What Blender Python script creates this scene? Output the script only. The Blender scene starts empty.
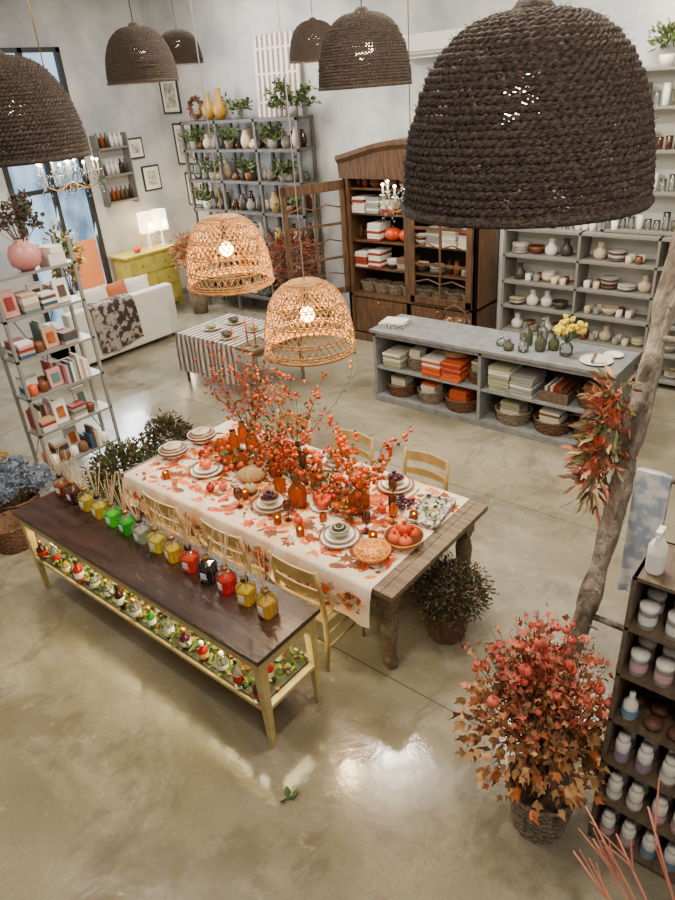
import bpy, math, random
from mathutils import Vector, Matrix
rnd=random.Random(11)
U=rnd.uniform
pi=math.pi
COL=bpy.context.scene.collection
# ---------------------------------------------------------------- materials
def lin(c):
    r=[]
    for x in c:
        x=x/255.; r.append(x/12.92 if x<=.04045 else ((x+.055)/1.055)**2.4)
    return (r[0],r[1],r[2],1)
def mat(name,c,rough=.6,c2=None,scale=8,bump=0,metal=0,em=None,es=0,trans=0,detail=4,stretch=None,bscale=None,spec=None,lo=.35,hi=.65,bd=.02):
    m=bpy.data.materials.new(name); m.use_nodes=True; nt=m.node_tree; b=nt.nodes['Principled BSDF']
    b.inputs['Base Color'].default_value=lin(c); b.inputs['Roughness'].default_value=rough; b.inputs['Metallic'].default_value=metal
    if spec is not None: b.inputs['Specular IOR Level'].default_value=spec
    if trans: b.inputs['Transmission Weight'].default_value=trans
    if em: b.inputs['Emission Color'].default_value=lin(em); b.inputs['Emission Strength'].default_value=es
    if c2 or bump:
        tc=nt.nodes.new('ShaderNodeTexCoord'); mp=nt.nodes.new('ShaderNodeMapping'); nt.links.new(tc.outputs['Object'],mp.inputs[0])
        if stretch: mp.inputs['Scale'].default_value=stretch
    if c2:
        n=nt.nodes.new('ShaderNodeTexNoise'); n.inputs['Scale'].default_value=scale; n.inputs['Detail'].default_value=detail
        nt.links.new(mp.outputs[0],n.inputs['Vector'])
        r=nt.nodes.new('ShaderNodeValToRGB'); r.color_ramp.elements[0].position=lo; r.color_ramp.elements[1].position=hi
        r.color_ramp.elements[0].color=lin(c); r.color_ramp.elements[1].color=lin(c2)
        nt.links.new(n.outputs['Fac'],r.inputs[0]); nt.links.new(r.outputs[0],b.inputs['Base Color'])
    if bump:
        n2=nt.nodes.new('ShaderNodeTexNoise'); n2.inputs['Scale'].default_value=bscale or scale*3; n2.inputs['Detail'].default_value=4
        nt.links.new(mp.outputs[0],n2.inputs['Vector'])
        bm=nt.nodes.new('ShaderNodeBump'); bm.inputs['Strength'].default_value=bump; bm.inputs['Distance'].default_value=bd
        nt.links.new(n2.outputs['Fac'],bm.inputs['Height']); nt.links.new(bm.outputs[0],b.inputs['Normal'])
    return m
def glassy(name,c,fac=.45,rough=.06,fres=.35):
    # clear tinted glass: tinted see-through + a little translucent body + fresnel gloss
    m=bpy.data.materials.new(name); m.use_nodes=True; nt=m.node_tree; nt.nodes.remove(nt.nodes['Principled BSDF'])
    l=lin(c)
    t=nt.nodes.new('ShaderNodeBsdfTransparent'); t.inputs[0].default_value=tuple(min(1,x+.06) for x in l[:3])+(1,)
    tr=nt.nodes.new('ShaderNodeBsdfTranslucent'); tr.inputs[0].default_value=l
    df=nt.nodes.new('ShaderNodeBsdfDiffuse'); df.inputs[0].default_value=l
    g=nt.nodes.new('ShaderNodeBsdfGlossy'); g.inputs['Roughness'].default_value=rough
    a=nt.nodes.new('ShaderNodeMixShader'); a.inputs[0].default_value=.5; nt.links.new(tr.outputs[0],a.inputs[1]); nt.links.new(df.outputs[0],a.inputs[2])
    b=nt.nodes.new('ShaderNodeMixShader'); b.inputs[0].default_value=fac; nt.links.new(t.outputs[0],b.inputs[1]); nt.links.new(a.outputs[0],b.inputs[2])
    fr=nt.nodes.new('ShaderNodeLayerWeight'); fr.inputs[0].default_value=fres
    mx=nt.nodes.new('ShaderNodeMixShader'); nt.links.new(fr.outputs['Fresnel'],mx.inputs[0]); nt.links.new(b.outputs[0],mx.inputs[1]); nt.links.new(g.outputs[0],mx.inputs[2])
    nt.links.new(mx.outputs[0],nt.nodes['Material Output'].inputs[0])
    return m
# ---------------------------------------------------------------- mesh builder
class MB:
    def __init__(s,name): s.n=name; s.v=[]; s.f=[]; s.m=[]; s.s=[]; s.mats=[]; s.T=None
    def add(s,vs,fs,mt,sm=False):
        o=len(s.v)
        if mt not in s.mats: s.mats.append(mt)
        k=s.mats.index(mt)
        if s.T is not None: vs=[s.T@Vector(v) for v in vs]
        s.v+=[tuple(v) for v in vs]
        for f in fs: s.f.append(tuple(i+o for i in f)); s.m.append(k); s.s.append(sm)
    def box(s,c,d,mt,rz=0,ry=0,rx=0):
        M=Matrix.Translation(c)@Matrix.Rotation(rz,4,'Z')@Matrix.Rotation(ry,4,'Y')@Matrix.Rotation(rx,4,'X')
        vs=[M@Vector((x*d[0]/2,y*d[1]/2,z*d[2]/2)) for x in(-1,1) for y in(-1,1) for z in(-1,1)]
        s.add(vs,[(0,1,3,2),(4,6,7,5),(0,4,5,1),(2,3,7,6),(0,2,6,4),(1,5,7,3)],mt)
    def b2(s,x0,x1,y0,y1,z0,z1,mt): s.box(((x0+x1)/2,(y0+y1)/2,(z0+z1)/2),(x1-x0,y1-y0,z1-z0),mt)
    def tube(s,pts,r,mt,n=6,closed=False,cap=True):
        pts=[Vector(p) for p in pts]; N=len(pts); vs=[]; fs=[]
        rr=r if isinstance(r,(list,tuple)) else [r]*N
        up=None
        for i,p in enumerate(pts):
            if closed: t=pts[(i+1)%N]-pts[i-1]
            else: t=pts[min(i+1,N-1)]-pts[max(i-1,0)]
            if t.length<1e-9: t=Vector((0,0,1))
            t.normalize()
            if up is None: up=Vector((0,0,1)) if abs(t.z)<.9 else Vector((1,0,0))
            a=t.cross(up)
            if a.length<1e-4: a=t.cross(Vector((0,1,0)))
            a.normalize(); b=a.cross(t).normalized(); up=b
            for k in range(n):
                an=2*pi*k/n; vs.append(p+(a*math.cos(an)+b*math.sin(an))*rr[i])
        for i in range(N if closed else N-1):
            j=(i+1)%N
            for k in range(n): fs.append((i*n+k,i*n+(k+1)%n,j*n+(k+1)%n,j*n+k))
        if cap and not closed: fs.append(tuple(range(n-1,-1,-1))); fs.append(tuple((N-1)*n+k for k in range(n)))
        s.add(vs,fs,mt,n>4)
    def lathe(s,pr,c,mt,n=20,sm=True,sc=(1,1),T=None,sharp=False):
        vs=[];fs=[]; N=len(pr)
        for r,z in pr:
            for k in range(n):
                a=2*pi*k/n; v=Vector((r*math.cos(a)*sc[0],r*math.sin(a)*sc[1],z))
                if T: v=T@v
                vs.append(Vector(c)+v)
        for i in range(N-1):
            for k in range(n): fs.append((i*n+k,i*n+(k+1)%n,(i+1)*n+(k+1)%n,(i+1)*n+k))
        if pr[0][0]>1e-4 and not sharp: fs.append(tuple(range(n-1,-1,-1)))
        s.add(vs,fs,mt,sm)
    def sqlathe(s,pr,mt,ch=.25):
        # square section with chamfered corners: pr=(half width,z)
        vs=[];fs=[];N=len(pr)
        for w,z in pr:
            q=w*(1-ch)
            for (x,y) in((w,q),(q,w),(-q,w),(-w,q),(-w,-q),(-q,-w),(q,-w),(w,-q)): vs.append((x,y,z))
        for i in range(N-1):
            for k in range(8): fs.append((i*8+k,i*8+(k+1)%8,(i+1)*8+(k+1)%8,(i+1)*8+k))
        fs.append(tuple(range(7,-1,-1))); fs.append(tuple((N-1)*8+k for k in range(8)))
        s.add(vs,fs,mt)
    def sph(s,c,r,mt,nu=10,nv=7,sc=(1,1,1),lobes=0,la=.12):
        vs=[];fs=[]
        for i in range(nv+1):
            th=pi*i/nv
            for k in range(nu):
                a=2*pi*k/nu; q=1
                if lobes: q=1-la*(.5+.5*math.cos(a*lobes))
                vs.append((c[0]+r*sc[0]*q*math.sin(th)*math.cos(a),c[1]+r*sc[1]*q*math.sin(th)*math.sin(a),c[2]-r*sc[2]*math.cos(th)))
        for i in range(nv):
            for k in range(nu): fs.append((i*nu+k,i*nu+(k+1)%nu,(i+1)*nu+(k+1)%nu,(i+1)*nu+k))
        s.add(vs,fs,mt,True)
    def leaf(s,p,d,l,w,mt,cur=.15):
        p=Vector(p); d=Vector(d).normalized(); a=d.cross(Vector((U(-1,1),U(-1,1),U(-.3,1))))
        if a.length<1e-3: a=Vector((1,0,0))
        a.normalize(); nn=a.cross(d)
        m1=p+d*l*.35; m2=p+d*l*.7+nn*l*cur
        s.add([p,m1+a*w*.5,m1-a*w*.5,m2+a*w*.38,m2-a*w*.38,p+d*l+nn*l*cur*.4,m1+nn*w*-.15,m2+nn*w*-.12],
              [(0,6,1),(0,2,6),(1,6,7,3),(6,2,4,7),(3,7,5),(7,4,5)],mt,True)
    def build(s,bevel=0,link=True):
        me=bpy.data.meshes.new(s.n); me.from_pydata(s.v,[],s.f); me.update()
        for m in s.mats: me.materials.append(m)
        me.polygons.foreach_set('material_index',s.m); me.polygons.foreach_set('use_smooth',s.s)
        o=bpy.data.objects.new(s.n,me); COL.objects.link(o)
        if bevel:
            bv=o.modifiers.new('bev','BEVEL'); bv.width=bevel; bv.segments=2; bv.limit_method='ANGLE'; bv.angle_limit=.9
        return o
def inst(o,loc,rz=0,sc=1):
    c=o.copy(); COL.objects.link(c); c.location=loc; c.rotation_euler=(0,0,rz); c.scale=(sc,)*3; return c
def pick(l): return l[rnd.randrange(len(l))]
def rdir(zmin=-1):
    while 1:
        v=Vector((U(-1,1),U(-1,1),U(zmin,1)))
        if .05<v.length<1: return v.normalized()
# ---------------------------------------------------------------- camera
H=3.7; a=math.radians(41.2); p=math.radians(28.4); rl=math.radians(4.6)
F=Vector((math.cos(p)*math.cos(a),math.cos(p)*math.sin(a),-math.sin(p)))
R0=Vector((math.sin(a),-math.cos(a),0)); U0=R0.cross(F)
RR=R0*math.cos(rl)-U0*math.sin(rl); UU=U0*math.cos(rl)+R0*math.sin(rl)
cd=bpy.data.cameras.new('camera'); cam=bpy.data.objects.new('camera',cd); COL.objects.link(cam)
cam.matrix_world=Matrix(((RR.x,UU.x,-F.x,0),(RR.y,UU.y,-F.y,0),(RR.z,UU.z,-F.z,H),(0,0,0,1)))
cd.sensor_width=36; cd.lens=27.04; cd.clip_start=.05; bpy.context.scene.camera=cam
# ---------------------------------------------------------------- palette
cream=mat('cream_paint',(196,176,116),.55,(172,150,92),12,.1)
darkwood=mat('dark_wood_top',(38,23,18),.25,(60,39,31),3,.08,stretch=(6,1,6))
tablewood=mat('weathered_wood',(88,70,50),.6,(126,106,80),4,.2,stretch=(8,1,8))
chairwood=mat('chair_wood',(180,156,100),.5,(152,126,74),8)
walnut=mat('armoire_wood',(72,48,30),.5,(104,74,48),4,.15,stretch=(6,6,1))
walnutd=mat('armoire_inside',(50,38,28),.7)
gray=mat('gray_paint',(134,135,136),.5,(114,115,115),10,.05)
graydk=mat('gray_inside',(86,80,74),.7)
metalg=mat('shelf_metal',(140,138,132),.45,metal=.2)
openg=mat('open_shelf_paint',(100,94,88),.6,(80,76,70),8)
shelfdk=mat('dark_shelf_wood',(84,68,54),.6,(110,92,74),6,.15,stretch=(1,6,6))
white=mat('white_ceramic',(236,232,222),.25)
whitem=mat('white_matte',(228,225,216),.7)
offw=mat('sofa_linen',(218,213,200),.9,(202,197,184),30,.1)
wick=mat('wicker',(112,78,46),.75,(70,46,28),40,.5,bscale=90)
wickg=mat('wicker_grey',(140,124,102),.8,(90,78,64),40,.5,bscale=90)
straw=mat('straw',(196,164,108),.7,(160,126,76),50,.4)
rope=mat('seagrass_dark',(50,38,32),.8,(112,93,78),90,.8,bscale=260,stretch=(1,1,2.5),lo=.4,hi=.7)
rattan=mat('rattan',(186,134,66),.6,(144,94,42),30)
bulbm=mat('bulb',(255,235,200),.5,em=(255,214,150),es=32)
bulbw=mat('bulb_white',(255,245,235),.5,em=(255,232,200),es=30)
cordm=mat('cord',(190,185,175),.6); cordd=mat('cord_dark',(40,38,36),.6)
black=mat('black',(20,20,20),.4); brass=mat('brass',(176,136,70),.3,metal=.9)
amber=glassy('amber_glass',(220,116,10),.5); clear=glassy('clear_glass',(225,230,225),.15,.04); smoke=glassy('smoke_glass',(130,84,56),.4)
orange=mat('orange',(228,100,4),.4); orange2=mat('deep_orange',(208,66,4),.4); red=mat('red',(158,20,8),.4); coral=mat('coral',(218,92,44),.45)
dcoral=mat('dusty_coral',(214,104,78),.5,(188,66,52),20)
rust=mat('rust_leaf',(146,66,26),.65,(184,98,40),12); tan=mat('tan_leaf',(204,156,100),.7,(160,112,68),12)
tan2=mat('dry_brown_leaf',(160,112,72),.75,(118,82,52),12)
redleaf=mat('red_leaf',(120,38,22),.6,(168,68,36),14); pinkleaf=mat('pink_leaf',(192,108,82),.65,(158,80,60),14)
green=mat('green_leaf',(58,88,34),.6,(88,112,48),14); olive=mat('olive_leaf',(92,92,46),.65,(66,70,36),12)
dkgreen=mat('dark_green_leaf',(38,48,28),.65,(60,62,38),14); brownleaf=mat('brown_leaf',(80,56,42),.7,(106,76,54),12)
stem=mat('stem',(84,60,42),.8); reed=mat('reed',(206,178,136),.7); purple=mat('grape',(66,28,46),.3)
blueh=mat('hydrangea_blue',(92,106,128),.8,(128,136,150),20); yellow=mat('yellow_flower',(230,204,64),.6)
moss=mat('moss',(84,110,28),.9,(140,146,44),30,.5)
# ---------------------------------------------------------------- room
def floormat():
    m=bpy.data.materials.new('resin_floor'); m.use_nodes=True; nt=m.node_tree; N=nt.nodes; L=nt.links; b=N['Principled BSDF']
    tc=N.new('ShaderNodeTexCoord')
    def noise(s,d,dist=0,st=None,off=0,rg=.55):
        n=N.new('ShaderNodeTexNoise'); n.inputs['Scale'].default_value=s; n.inputs['Detail'].default_value=d; n.inputs['Distortion'].default_value=dist; n.inputs['Roughness'].default_value=rg
        mp=N.new('ShaderNodeMapping'); L.new(tc.outputs['Object'],mp.inputs[0]); mp.inputs['Location'].default_value=(off,off*.7,0)
        if st: mp.inputs['Scale'].default_value=st; mp.inputs['Rotation'].default_value=(0,0,.9)
        L.new(mp.outputs[0],n.inputs['Vector']); return n
    def ramp(n,p0,c0,p1,c1):
        r=N.new('ShaderNodeValToRGB'); e=r.color_ramp.elements; e[0].position=p0;e[0].color=c0;e[1].position=p1;e[1].color=c1; L.new(n.outputs['Fac'],r.inputs[0]); return r
    def mix(f,A,B):
        x=N.new('ShaderNodeMix'); x.data_type='RGBA'; L.new(f,x.inputs[0]); 
        for s,i in((A,6),(B,7)):
            if isinstance(s,tuple): x.inputs[i].default_value=s
            else: L.new(s,x.inputs[i])
        return x.outputs[2]
    g=lambda v:(v,v,v,1)
    r1=ramp(noise(.6,6,.4),.36,lin((120,111,90)),.64,lin((154,145,123)))
    k=ramp(noise(1.3,10,.5,(1,.6,1),0,.64),.50,g(0),.70,g(.6))
    c=mix(k.outputs[0],r1.outputs[0],lin((180,173,155)))
    k2=ramp(noise(.9,10,.4,None,5.3,.66),.52,g(0),.60,g(.55))
    c=mix(k2.outputs[0],c,lin((96,87,69)))
    k4=ramp(noise(2.6,10,.4,(.5,1,1),9,.7),.56,g(0),.64,g(.45))
    c=mix(k4.outputs[0],c,lin((84,75,60)))
    k3=ramp(noise(45,3),.4,g(0),.7,g(.3))
    c=mix(k3.outputs[0],c,lin((108,99,80)))
    k5=ramp(noise(8,9,.5,None,2,.7),.60,g(0),.68,g(.3))
    c=mix(k5.outputs[0],c,lin((188,182,166)))
    sx=N.new('ShaderNodeSeparateXYZ'); L.new(tc.outputs['Object'],sx.inputs[0])
    def band(o,v,w):
        q=N.new('ShaderNodeMath'); q.operation='COMPARE'; q.inputs[1].default_value=v; q.inputs[2].default_value=w; L.new(o,q.inputs[0]); return q.outputs[0]
    for o,v in((sx.outputs[0],2.73),(sx.outputs[0],5.2)):
        c=mix(band(o,v,.004),c,lin((74,66,54)))
    L.new(c,b.inputs['Base Color'])
    rr=ramp(noise(1.6,9,.4,None,0,.6),.38,g(.07),.64,g(.26)); L.new(rr.outputs[0],b.inputs['Roughness'])
    b.inputs['Specular IOR Level'].default_value=.65
    bm=N.new('ShaderNodeBump'); bm.inputs['Strength'].default_value=.16; bm.inputs['Distance'].default_value=.01
    L.new(noise(14,6).outputs['Fac'],bm.inputs['Height']); L.new(bm.outputs[0],b.inputs['Normal'])
    return m
XB=9.0; YL=11.7; YR=-2.2; ZC=5.6
m=MB('floor'); m.b2(-1.5,XB+.1,YR-.1,YL+.1,-.1,0,floormat()); m.build()
wallm=mat('plaster_wall',(210,209,204),.85,(166,169,172),1.3,.3,detail=9,lo=.36,hi=.64,bscale=5)
m=MB('wall_back'); m.b2(XB,XB+.15,YR,YL+.15,0,ZC,wallm); m.build()
WX0,WX1,WZ0,WZ1=5.7,7.2,.05,4.55
m=MB('wall_left'); m.b2(-1.5,WX0,YL,YL+.15,0,ZC,wallm); m.b2(WX1,XB,YL,YL+.15,0,ZC,wallm); m.b2(WX0,WX1,YL,YL+.15,WZ1,ZC,wallm); m.b2(WX0,WX1,YL,YL+.15,0,WZ0,wallm); m.build()
m=MB('wall_right'); m.b2(-1.5,XB,YR-.15,YR,0,ZC,wallm); m.build()
m=MB('ceiling'); m.b2(-1.5,XB+.15,YR-.15,YL+.15,ZC,ZC+.1,mat('ceiling_paint',(180,178,172),.9)); m.build()
m=MB('mezzanine_floor'); m.b2(-1.5,-.06,YR,YL,2.1,2.3,gray); m.b2(-.06,1.2,YR,-.22,2.1,2.3,gray); m.build()
m=MB('baseboard_back'); m.b2(XB-.02,XB,YR,YL,0,.12,gray); m.build()
m=MB('baseboard_left'); m.b2(WX1,XB-.02,YL-.02,YL,0,.12,gray); m.b2(-1.5,WX0,YL-.02,YL,0,.12,gray); m.build()
frame=mat('dark_frame',(44,42,42),.5)
def outdoor():
    m=bpy.data.materials.new('street_view'); m.use_nodes=True; nt=m.node_tree; b=nt.nodes['Principled BSDF']
    tc=nt.nodes.new('ShaderNodeTexCoord'); n=nt.nodes.new('ShaderNodeTexNoise'); n.inputs['Scale'].default_value=1.6; n.inputs['Detail'].default_value=5
    mp=nt.nodes.new('ShaderNodeMapping'); mp.inputs['Scale'].default_value=(1.5,1,.8); nt.links.new(tc.outputs['Object'],mp.inputs[0]); nt.links.new(mp.outputs[0],n.inputs['Vector'])
    r=nt.nodes.new('ShaderNodeValToRGB'); e=r.color_ramp.elements; e[0].position=.38;e[0].color=lin((96,126,150)); e[1].position=.6;e[1].color=lin((186,214,240))
    nt.links.new(n.outputs['Fac'],r.inputs[0]); nt.links.new(r.outputs[0],b.inputs['Emission Color']); b.inputs['Emission Strength'].default_value=1.7; b.inputs['Base Color'].default_value=(0,0,0,1)
    return m
sky=outdoor()
ora=mat('street_orange',(200,120,70),.5,em=(220,120,60),es=.8)
m=MB('window_1')
for x in(WX0,6.45,WX1-.08): m.b2(x,x+.08,YL-.03,YL+.06,WZ0,WZ1,frame)
for z in(WZ0,2.4,WZ1-.07): m.b2(WX0,WX1,YL-.03,YL+.06,z,z+.07,frame)
m.b2(WX0,WX1,YL+.08,YL+.1,WZ0,WZ1,sky); m.b2(6.6,7.1,YL+.065,YL+.075,.1,1.5,ora); m.build()
# ---------------------------------------------------------------- pendant lamps
def dome_profile(Rm,Hh,t,pw=.75):
    th=t*pi/2*.94
    return Rm*math.cos(th)**pw, Hh*math.sin(th)
def woven(name):
    m=MB(name); Nr=31; Rm=.30; Hh=.40
    pr=[dome_profile(Rm,Hh,i/200,.68) for i in range(201)]
    ln=[0]
    for i in range(200): ln.append(ln[-1]+math.hypot(pr[i+1][0]-pr[i][0],pr[i+1][1]-pr[i][1]))
    for q in range(Nr):
        s=ln[-1]*q/(Nr-1); i=0
        while i<199 and ln[i+1]<s: i+=1
        r,z=pr[i]; nb=max(8,int(r*2*pi/.040)); seg=nb*8; wob=U(0,6)
        gaps=[(.62 if rnd.random()<.16 else U(.94,1.12)) for _ in range(nb)]
        for st in(0,1):
            ph=(q%2)*.25+st*.5
            pts=[];rr=[]
            for k in range(seg):
                a_=2*pi*k/seg; u_=(k/8+ph)*2*pi
                g0=gaps[k//8]; g1=gaps[(k//8+1)%nb]; f_=(k%8)/8; gp=g0+(g1-g0)*f_
                rad=r+.0042*math.cos(u_)+.002*math.sin(3*a_+wob); zz=z+.0050*math.sin(u_)
                pts.append((rad*math.cos(a_),rad*math.sin(a_),zz)); rr.append(.0067*gp)
            m.tube(pts,rr,rope,5,closed=True)
    r,z=pr[0]
    m.tube([((r+.004)*math.cos(2*pi*k/60),(r+.004)*math.sin(2*pi*k/60),-.008) for k in range(60)],.012,rope,6,closed=True)
    m.lathe([(.0,Hh+.035),(.03,Hh+.035),(.055,Hh+.005),(.06,Hh-.01)],(0,0,0),rope,14)
    for i in range(900):
        t=U(0,1); r_,z_=dome_profile(Rm,Hh,t,.68); an=U(0,2*pi); c_=Vector((r_*math.cos(an),r_*math.sin(an),z_)); 
        m.tube([c_,c_+Vector((-math.sin(an),math.cos(an),U(-.5,.5)))*U(.01,.03)*(1 if i%2 else -1)+Vector((math.cos(an),math.sin(an),.3))*.015],.0007,rope,3)
    m.tube([(0,0,Hh-.02),(0,0,.28)],.02,black,8); m.sph((0,0,.21),.07,bulbw,14,9)
    return m
m=woven('woven_pendant_lamp'); m.tube([(0,0,.42),(0,0,1.72)],.004,cordd,5)
L0=m.build(); L0.location=(1.765,.825,3.40); L0.scale=(1.02,1.02,1.03)
for loc,s in(((1.66,3.20,3.51),.97),((3.88,5.17,3.83),.92),((6.39,7.68,4.06),.9),((7.02,6.0,3.96),.98),((4.09,3.08,3.68),1)):
    inst(L0,loc,U(0,6),s)
def rattan_lamp(name):
    m=MB(name); Rm=.305; Hh=.46
    f=lambda t:dome_profile(Rm,Hh,t*.93,.62)
    for sgn in(1,-1):
        for i in range(44):
            p0=2*pi*i/44
            pts=[]
            for k in range(19):
                t=k/18; r,z=f(t); aa=p0+sgn*1.3*t
                pts.append((r*math.cos(aa),r*math.sin(aa),z))
            m.tube(pts,.0036,rattan,4)
    for t,rd in((0,.011),(.03,.006),(.06,.006),(.16,.005),(.19,.005),(.35,.004),(.38,.004),(.55,.004),(.58,.004),(.75,.004),(.9,.005),(1,.009)):
        r,z=f(t); m.tube([(r*math.cos(2*pi*k/48),r*math.sin(2*pi*k/48),z) for k in range(48)],rd,rattan,5,closed=True)
    r,z=f(1); m.lathe([(0,z+.012),(r,z+.006),(r,z)],(0,0,0),rattan,20)
    m.tube([(0,0,z),(0,0,.3)],.02,black,8); m.sph((0,0,.24),.05,bulbm,12,8)
    m.tube([(0,0,z),(0,0,ZC-2.12)],.004,cordm,5)
    return m.build()
Ra=rattan_lamp('rattan_pendant_lamp'); Ra.location=(3.21,2.98,2.13)
Rb=inst(Ra,(3.22,3.70,2.5),1)
def point(loc,e,c,r=.05):
    l=bpy.data.lights.new('bulb_light','POINT'); l.energy=e; l.color=c; l.shadow_soft_size=r
    o=bpy.data.objects.new('bulb_light',l); COL.objects.link(o); o.location=loc
def area(loc,tgt,sx,sy,e,c,name='ceiling_and_fill_light'):
    l=bpy.data.lights.new(name,'AREA'); l.shape='RECTANGLE'; l.size=sx; l.size_y=sy; l.energy=e; l.color=c
    o=bpy.data.objects.new(name,l); COL.objects.link(o); o.location=loc
    o.rotation_euler=(Vector(tgt)-Vector(loc)).to_track_quat('-Z','Y').to_euler()
point((3.21,2.98,2.28),40,(1,.74,.44)); point((3.22,3.7,2.66),40,(1,.74,.44))
point((4.09,3.08,3.72),20,(1,.86,.66)); point((3.88,5.17,3.88),20,(1,.86,.66)); point((1.66,3.2,3.56),20,(1,.86,.66)); point((1.765,.825,3.47),16,(1,.86,.66))
point((7.02,6,4.0),20,(1,.86,.66)); point((6.39,7.68,4.1),20,(1,.86,.66))
# ---------------------------------------------------------------- dining table
m=MB('dining_table')
TX0,TX1,TY0,TY1=2.70,3.98,2.0,4.95
for i in range(5):
    w=(TX1-TX0)/5; m.b2(TX0+i*w+.002,TX0+(i+1)*w-.002,TY0+.1,TY1-.1,.735,.78,tablewood)
m.b2(TX0,TX1,TY0,TY0+.098,.735,.78,tablewood); m.b2(TX0,TX1,TY1-.098,TY1,.735,.78,tablewood)
m.b2(TX0+.08,TX1-.08,TY0+.1,TY0+.13,.62,.735,tablewood); m.b2(TX0+.08,TX1-.08,TY1-.13,TY1-.1,.62,.735,tablewood)
m.b2(TX0+.08,TX0+.11,TY0+.1,TY1-.1,.62,.735,tablewood); m.b2(TX1-.11,TX1-.08,TY0+.1,TY1-.1,.62,.735,tablewood)
leg=[(.03,0),(.045,.015),(.05,.05),(.035,.09),(.03,.11),(.045,.13),(.035,.15),(.04,.2),(.055,.32),(.06,.42),(.045,.5),(.035,.52),(.055,.54),(.055,.56)]
for x in(TX0+.13,TX1-.13):
    for y in(TY0+.13,TY1-.13):
        m.lathe([(r*1.12,z) for r,z in leg],(x,y,0),tablewood,16); m.b2(x-.06,x+.06,y-.06,y+.06,.56,.735,tablewood)
m.build(.004)
cloth=mat('tablecloth',(232,218,196),.85,(222,174,128),4,lo=.46,hi=.68)
lc=[mat('print_orange',(206,86,14),.85,(180,68,12),20),mat('print_peach',(218,138,72),.85,(198,110,48),20),mat('print_rust',(146,58,18),.85,(120,48,20),20),mat('print_grey',(176,160,136),.85),mat('print_brown',(116,74,44),.85)]
m=MB('tablecloth')
CY0,CY1=2.16,4.9; nX,nY=16,60
prof=[(-.02,-.3),(-.025,-.2),(-.022,-.1),(-.012,-.02),(0,.006),(.2,.006),(.4,.006),(.6,.006),(.8,.006),(1.0,.006),(1.28,.006),(1.292,-.02),(1.3,-.1),(1.305,-.2)]
vs=[];fs=[]
for j in range(nY+1):
    y=CY0+(CY1-CY0)*j/nY
    for (dx,dz) in prof:
        wv=.02*math.sin(y*9)+.012*math.sin(y*23+1)
        k=max(0,-dz)/.3
        vs.append((TX0+dx-(wv+.02)*k*(1 if dx<.5 else -1),y,.78+dz))
W=len(prof)
for j in range(nY):
    for i in range(W-1): fs.append((j*W+i,(j+1)*W+i,(j+1)*W+i+1,j*W+i+1))
m.add(vs,fs,cloth,True)
def mapleaf(m,c,r,ang,mt,fr,kind=0):
    ex,ey=fr; pts=[Vector(c)]
    if kind==0:
        K=14
        for k in range(K):
            q=1 if k%2==0 else .55
            if k==0:q=1.15
            if k in(K//2,K//2+1,K//2-1): q*=.6
            an=ang+2*pi*k/K; pts.append(Vector(c)+(ex*math.cos(an)+ey*math.sin(an))*r*q)
    else:
        K=12
        for k in range(K):
            t=2*pi*k/K; x_=math.cos(t)*r; y_=math.sin(t)*r*.42*(1+.3*math.cos(t)); an=ang
            pts.append(Vector(c)+ex*(x_*math.cos(an)-y_*math.sin(an))+ey*(x_*math.sin(an)+y_*math.cos(an)))
    m.add(pts,[(0,1+k,1+(k+1)%K) for k in range(K)],mt)
for i in range(900):
    mapleaf(m,(U(TX0+.05,TX1-.05),U(CY0+.05,CY1-.06),.7862+i*.000004),U(.03,.075) if i<560 else U(.01,.03),U(0,6),pick(lc[:3]+lc[:2]+lc+lc[:1]),(Vector((1,0,0)),Vector((0,1,0))),1 if i%3 else 0)
for i in range(300):
    z=U(-.25,-.05); mapleaf(m,(TX0-.062-.00007*i,U(CY0+.06,CY1-.06),.78+z),U(.015,.05),U(0,6),pick(lc),(Vector((0,1,0)),Vector((.03,0,1))),1 if i%3 else 0)
m.build()
# ---------------------------------------------------------------- chairs
def chair(name):
    m=MB(name); w=.46
    for y in(-w/2+.02,w/2-.02):
        m.tube([(-.03,y,0),(0,y,.25),(0,y,.46),(-.015,y,.7),(-.045,y,.9)],[.015,.018,.02,.018,.014],chairwood,8)
        m.tube([(.4,y,0),(.39,y,.45)],[.014,.02],chairwood,8)
        m.tube([(0,y,.2),(.39,y,.2)],.01,chairwood,6); m.tube([(0,y,.32),(.39,y,.32)],.01,chairwood,6)
    for z in(.15,.28): m.tube([(.395,-w/2+.02,z),(.395,w/2-.02,z)],.01,chairwood,6); 
    m.tube([(0,-w/2+.02,.22),(0,w/2-.02,.22)],.01,chairwood,6)
    m.b2(-.01,.42,-w/2,w/2,.435,.455,chairwood); m.b2(.02,.4,-w/2+.03,w/2-.03,.455,.465,straw)
    for z,h,xo in((.84,.085,-.036),(.70,.055,-.018),(.58,.045,-.008)):
        n=8; vs=[]
        for i in range(n+1):
            y=-w/2+.02+(w-.04)*i/n; b=-.03*math.sin(pi*i/n)
            for (dx,dz) in((-.008,-h/2),(.008,-h/2),(.008,h/2),(-.008,h/2)): vs.append((xo+b+dx,y,z+dz+(.012*math.sin(pi*i/n) if dz>0 else 0)))
        fs=[]
        for i in range(n):
            for k in range(4): fs.append((i*4+k,i*4+(k+1)%4,(i+1)*4+(k+1)%4,(i+1)*4+k))
        fs+= [(3,2,1,0),(n*4,n*4+1,n*4+2,n*4+3)]
        m.add(vs,fs,chairwood)
    return m.build()
C=chair('dining_chair'); C.location=(2.55,2.68,0)
inst(C,(2.55,3.40,0)); inst(C,(2.55,4.12,0)); inst(C,(4.2,2.72,0),pi); inst(C,(4.2,3.5,0),pi); inst(C,(4.2,4.25,0),pi)
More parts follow.
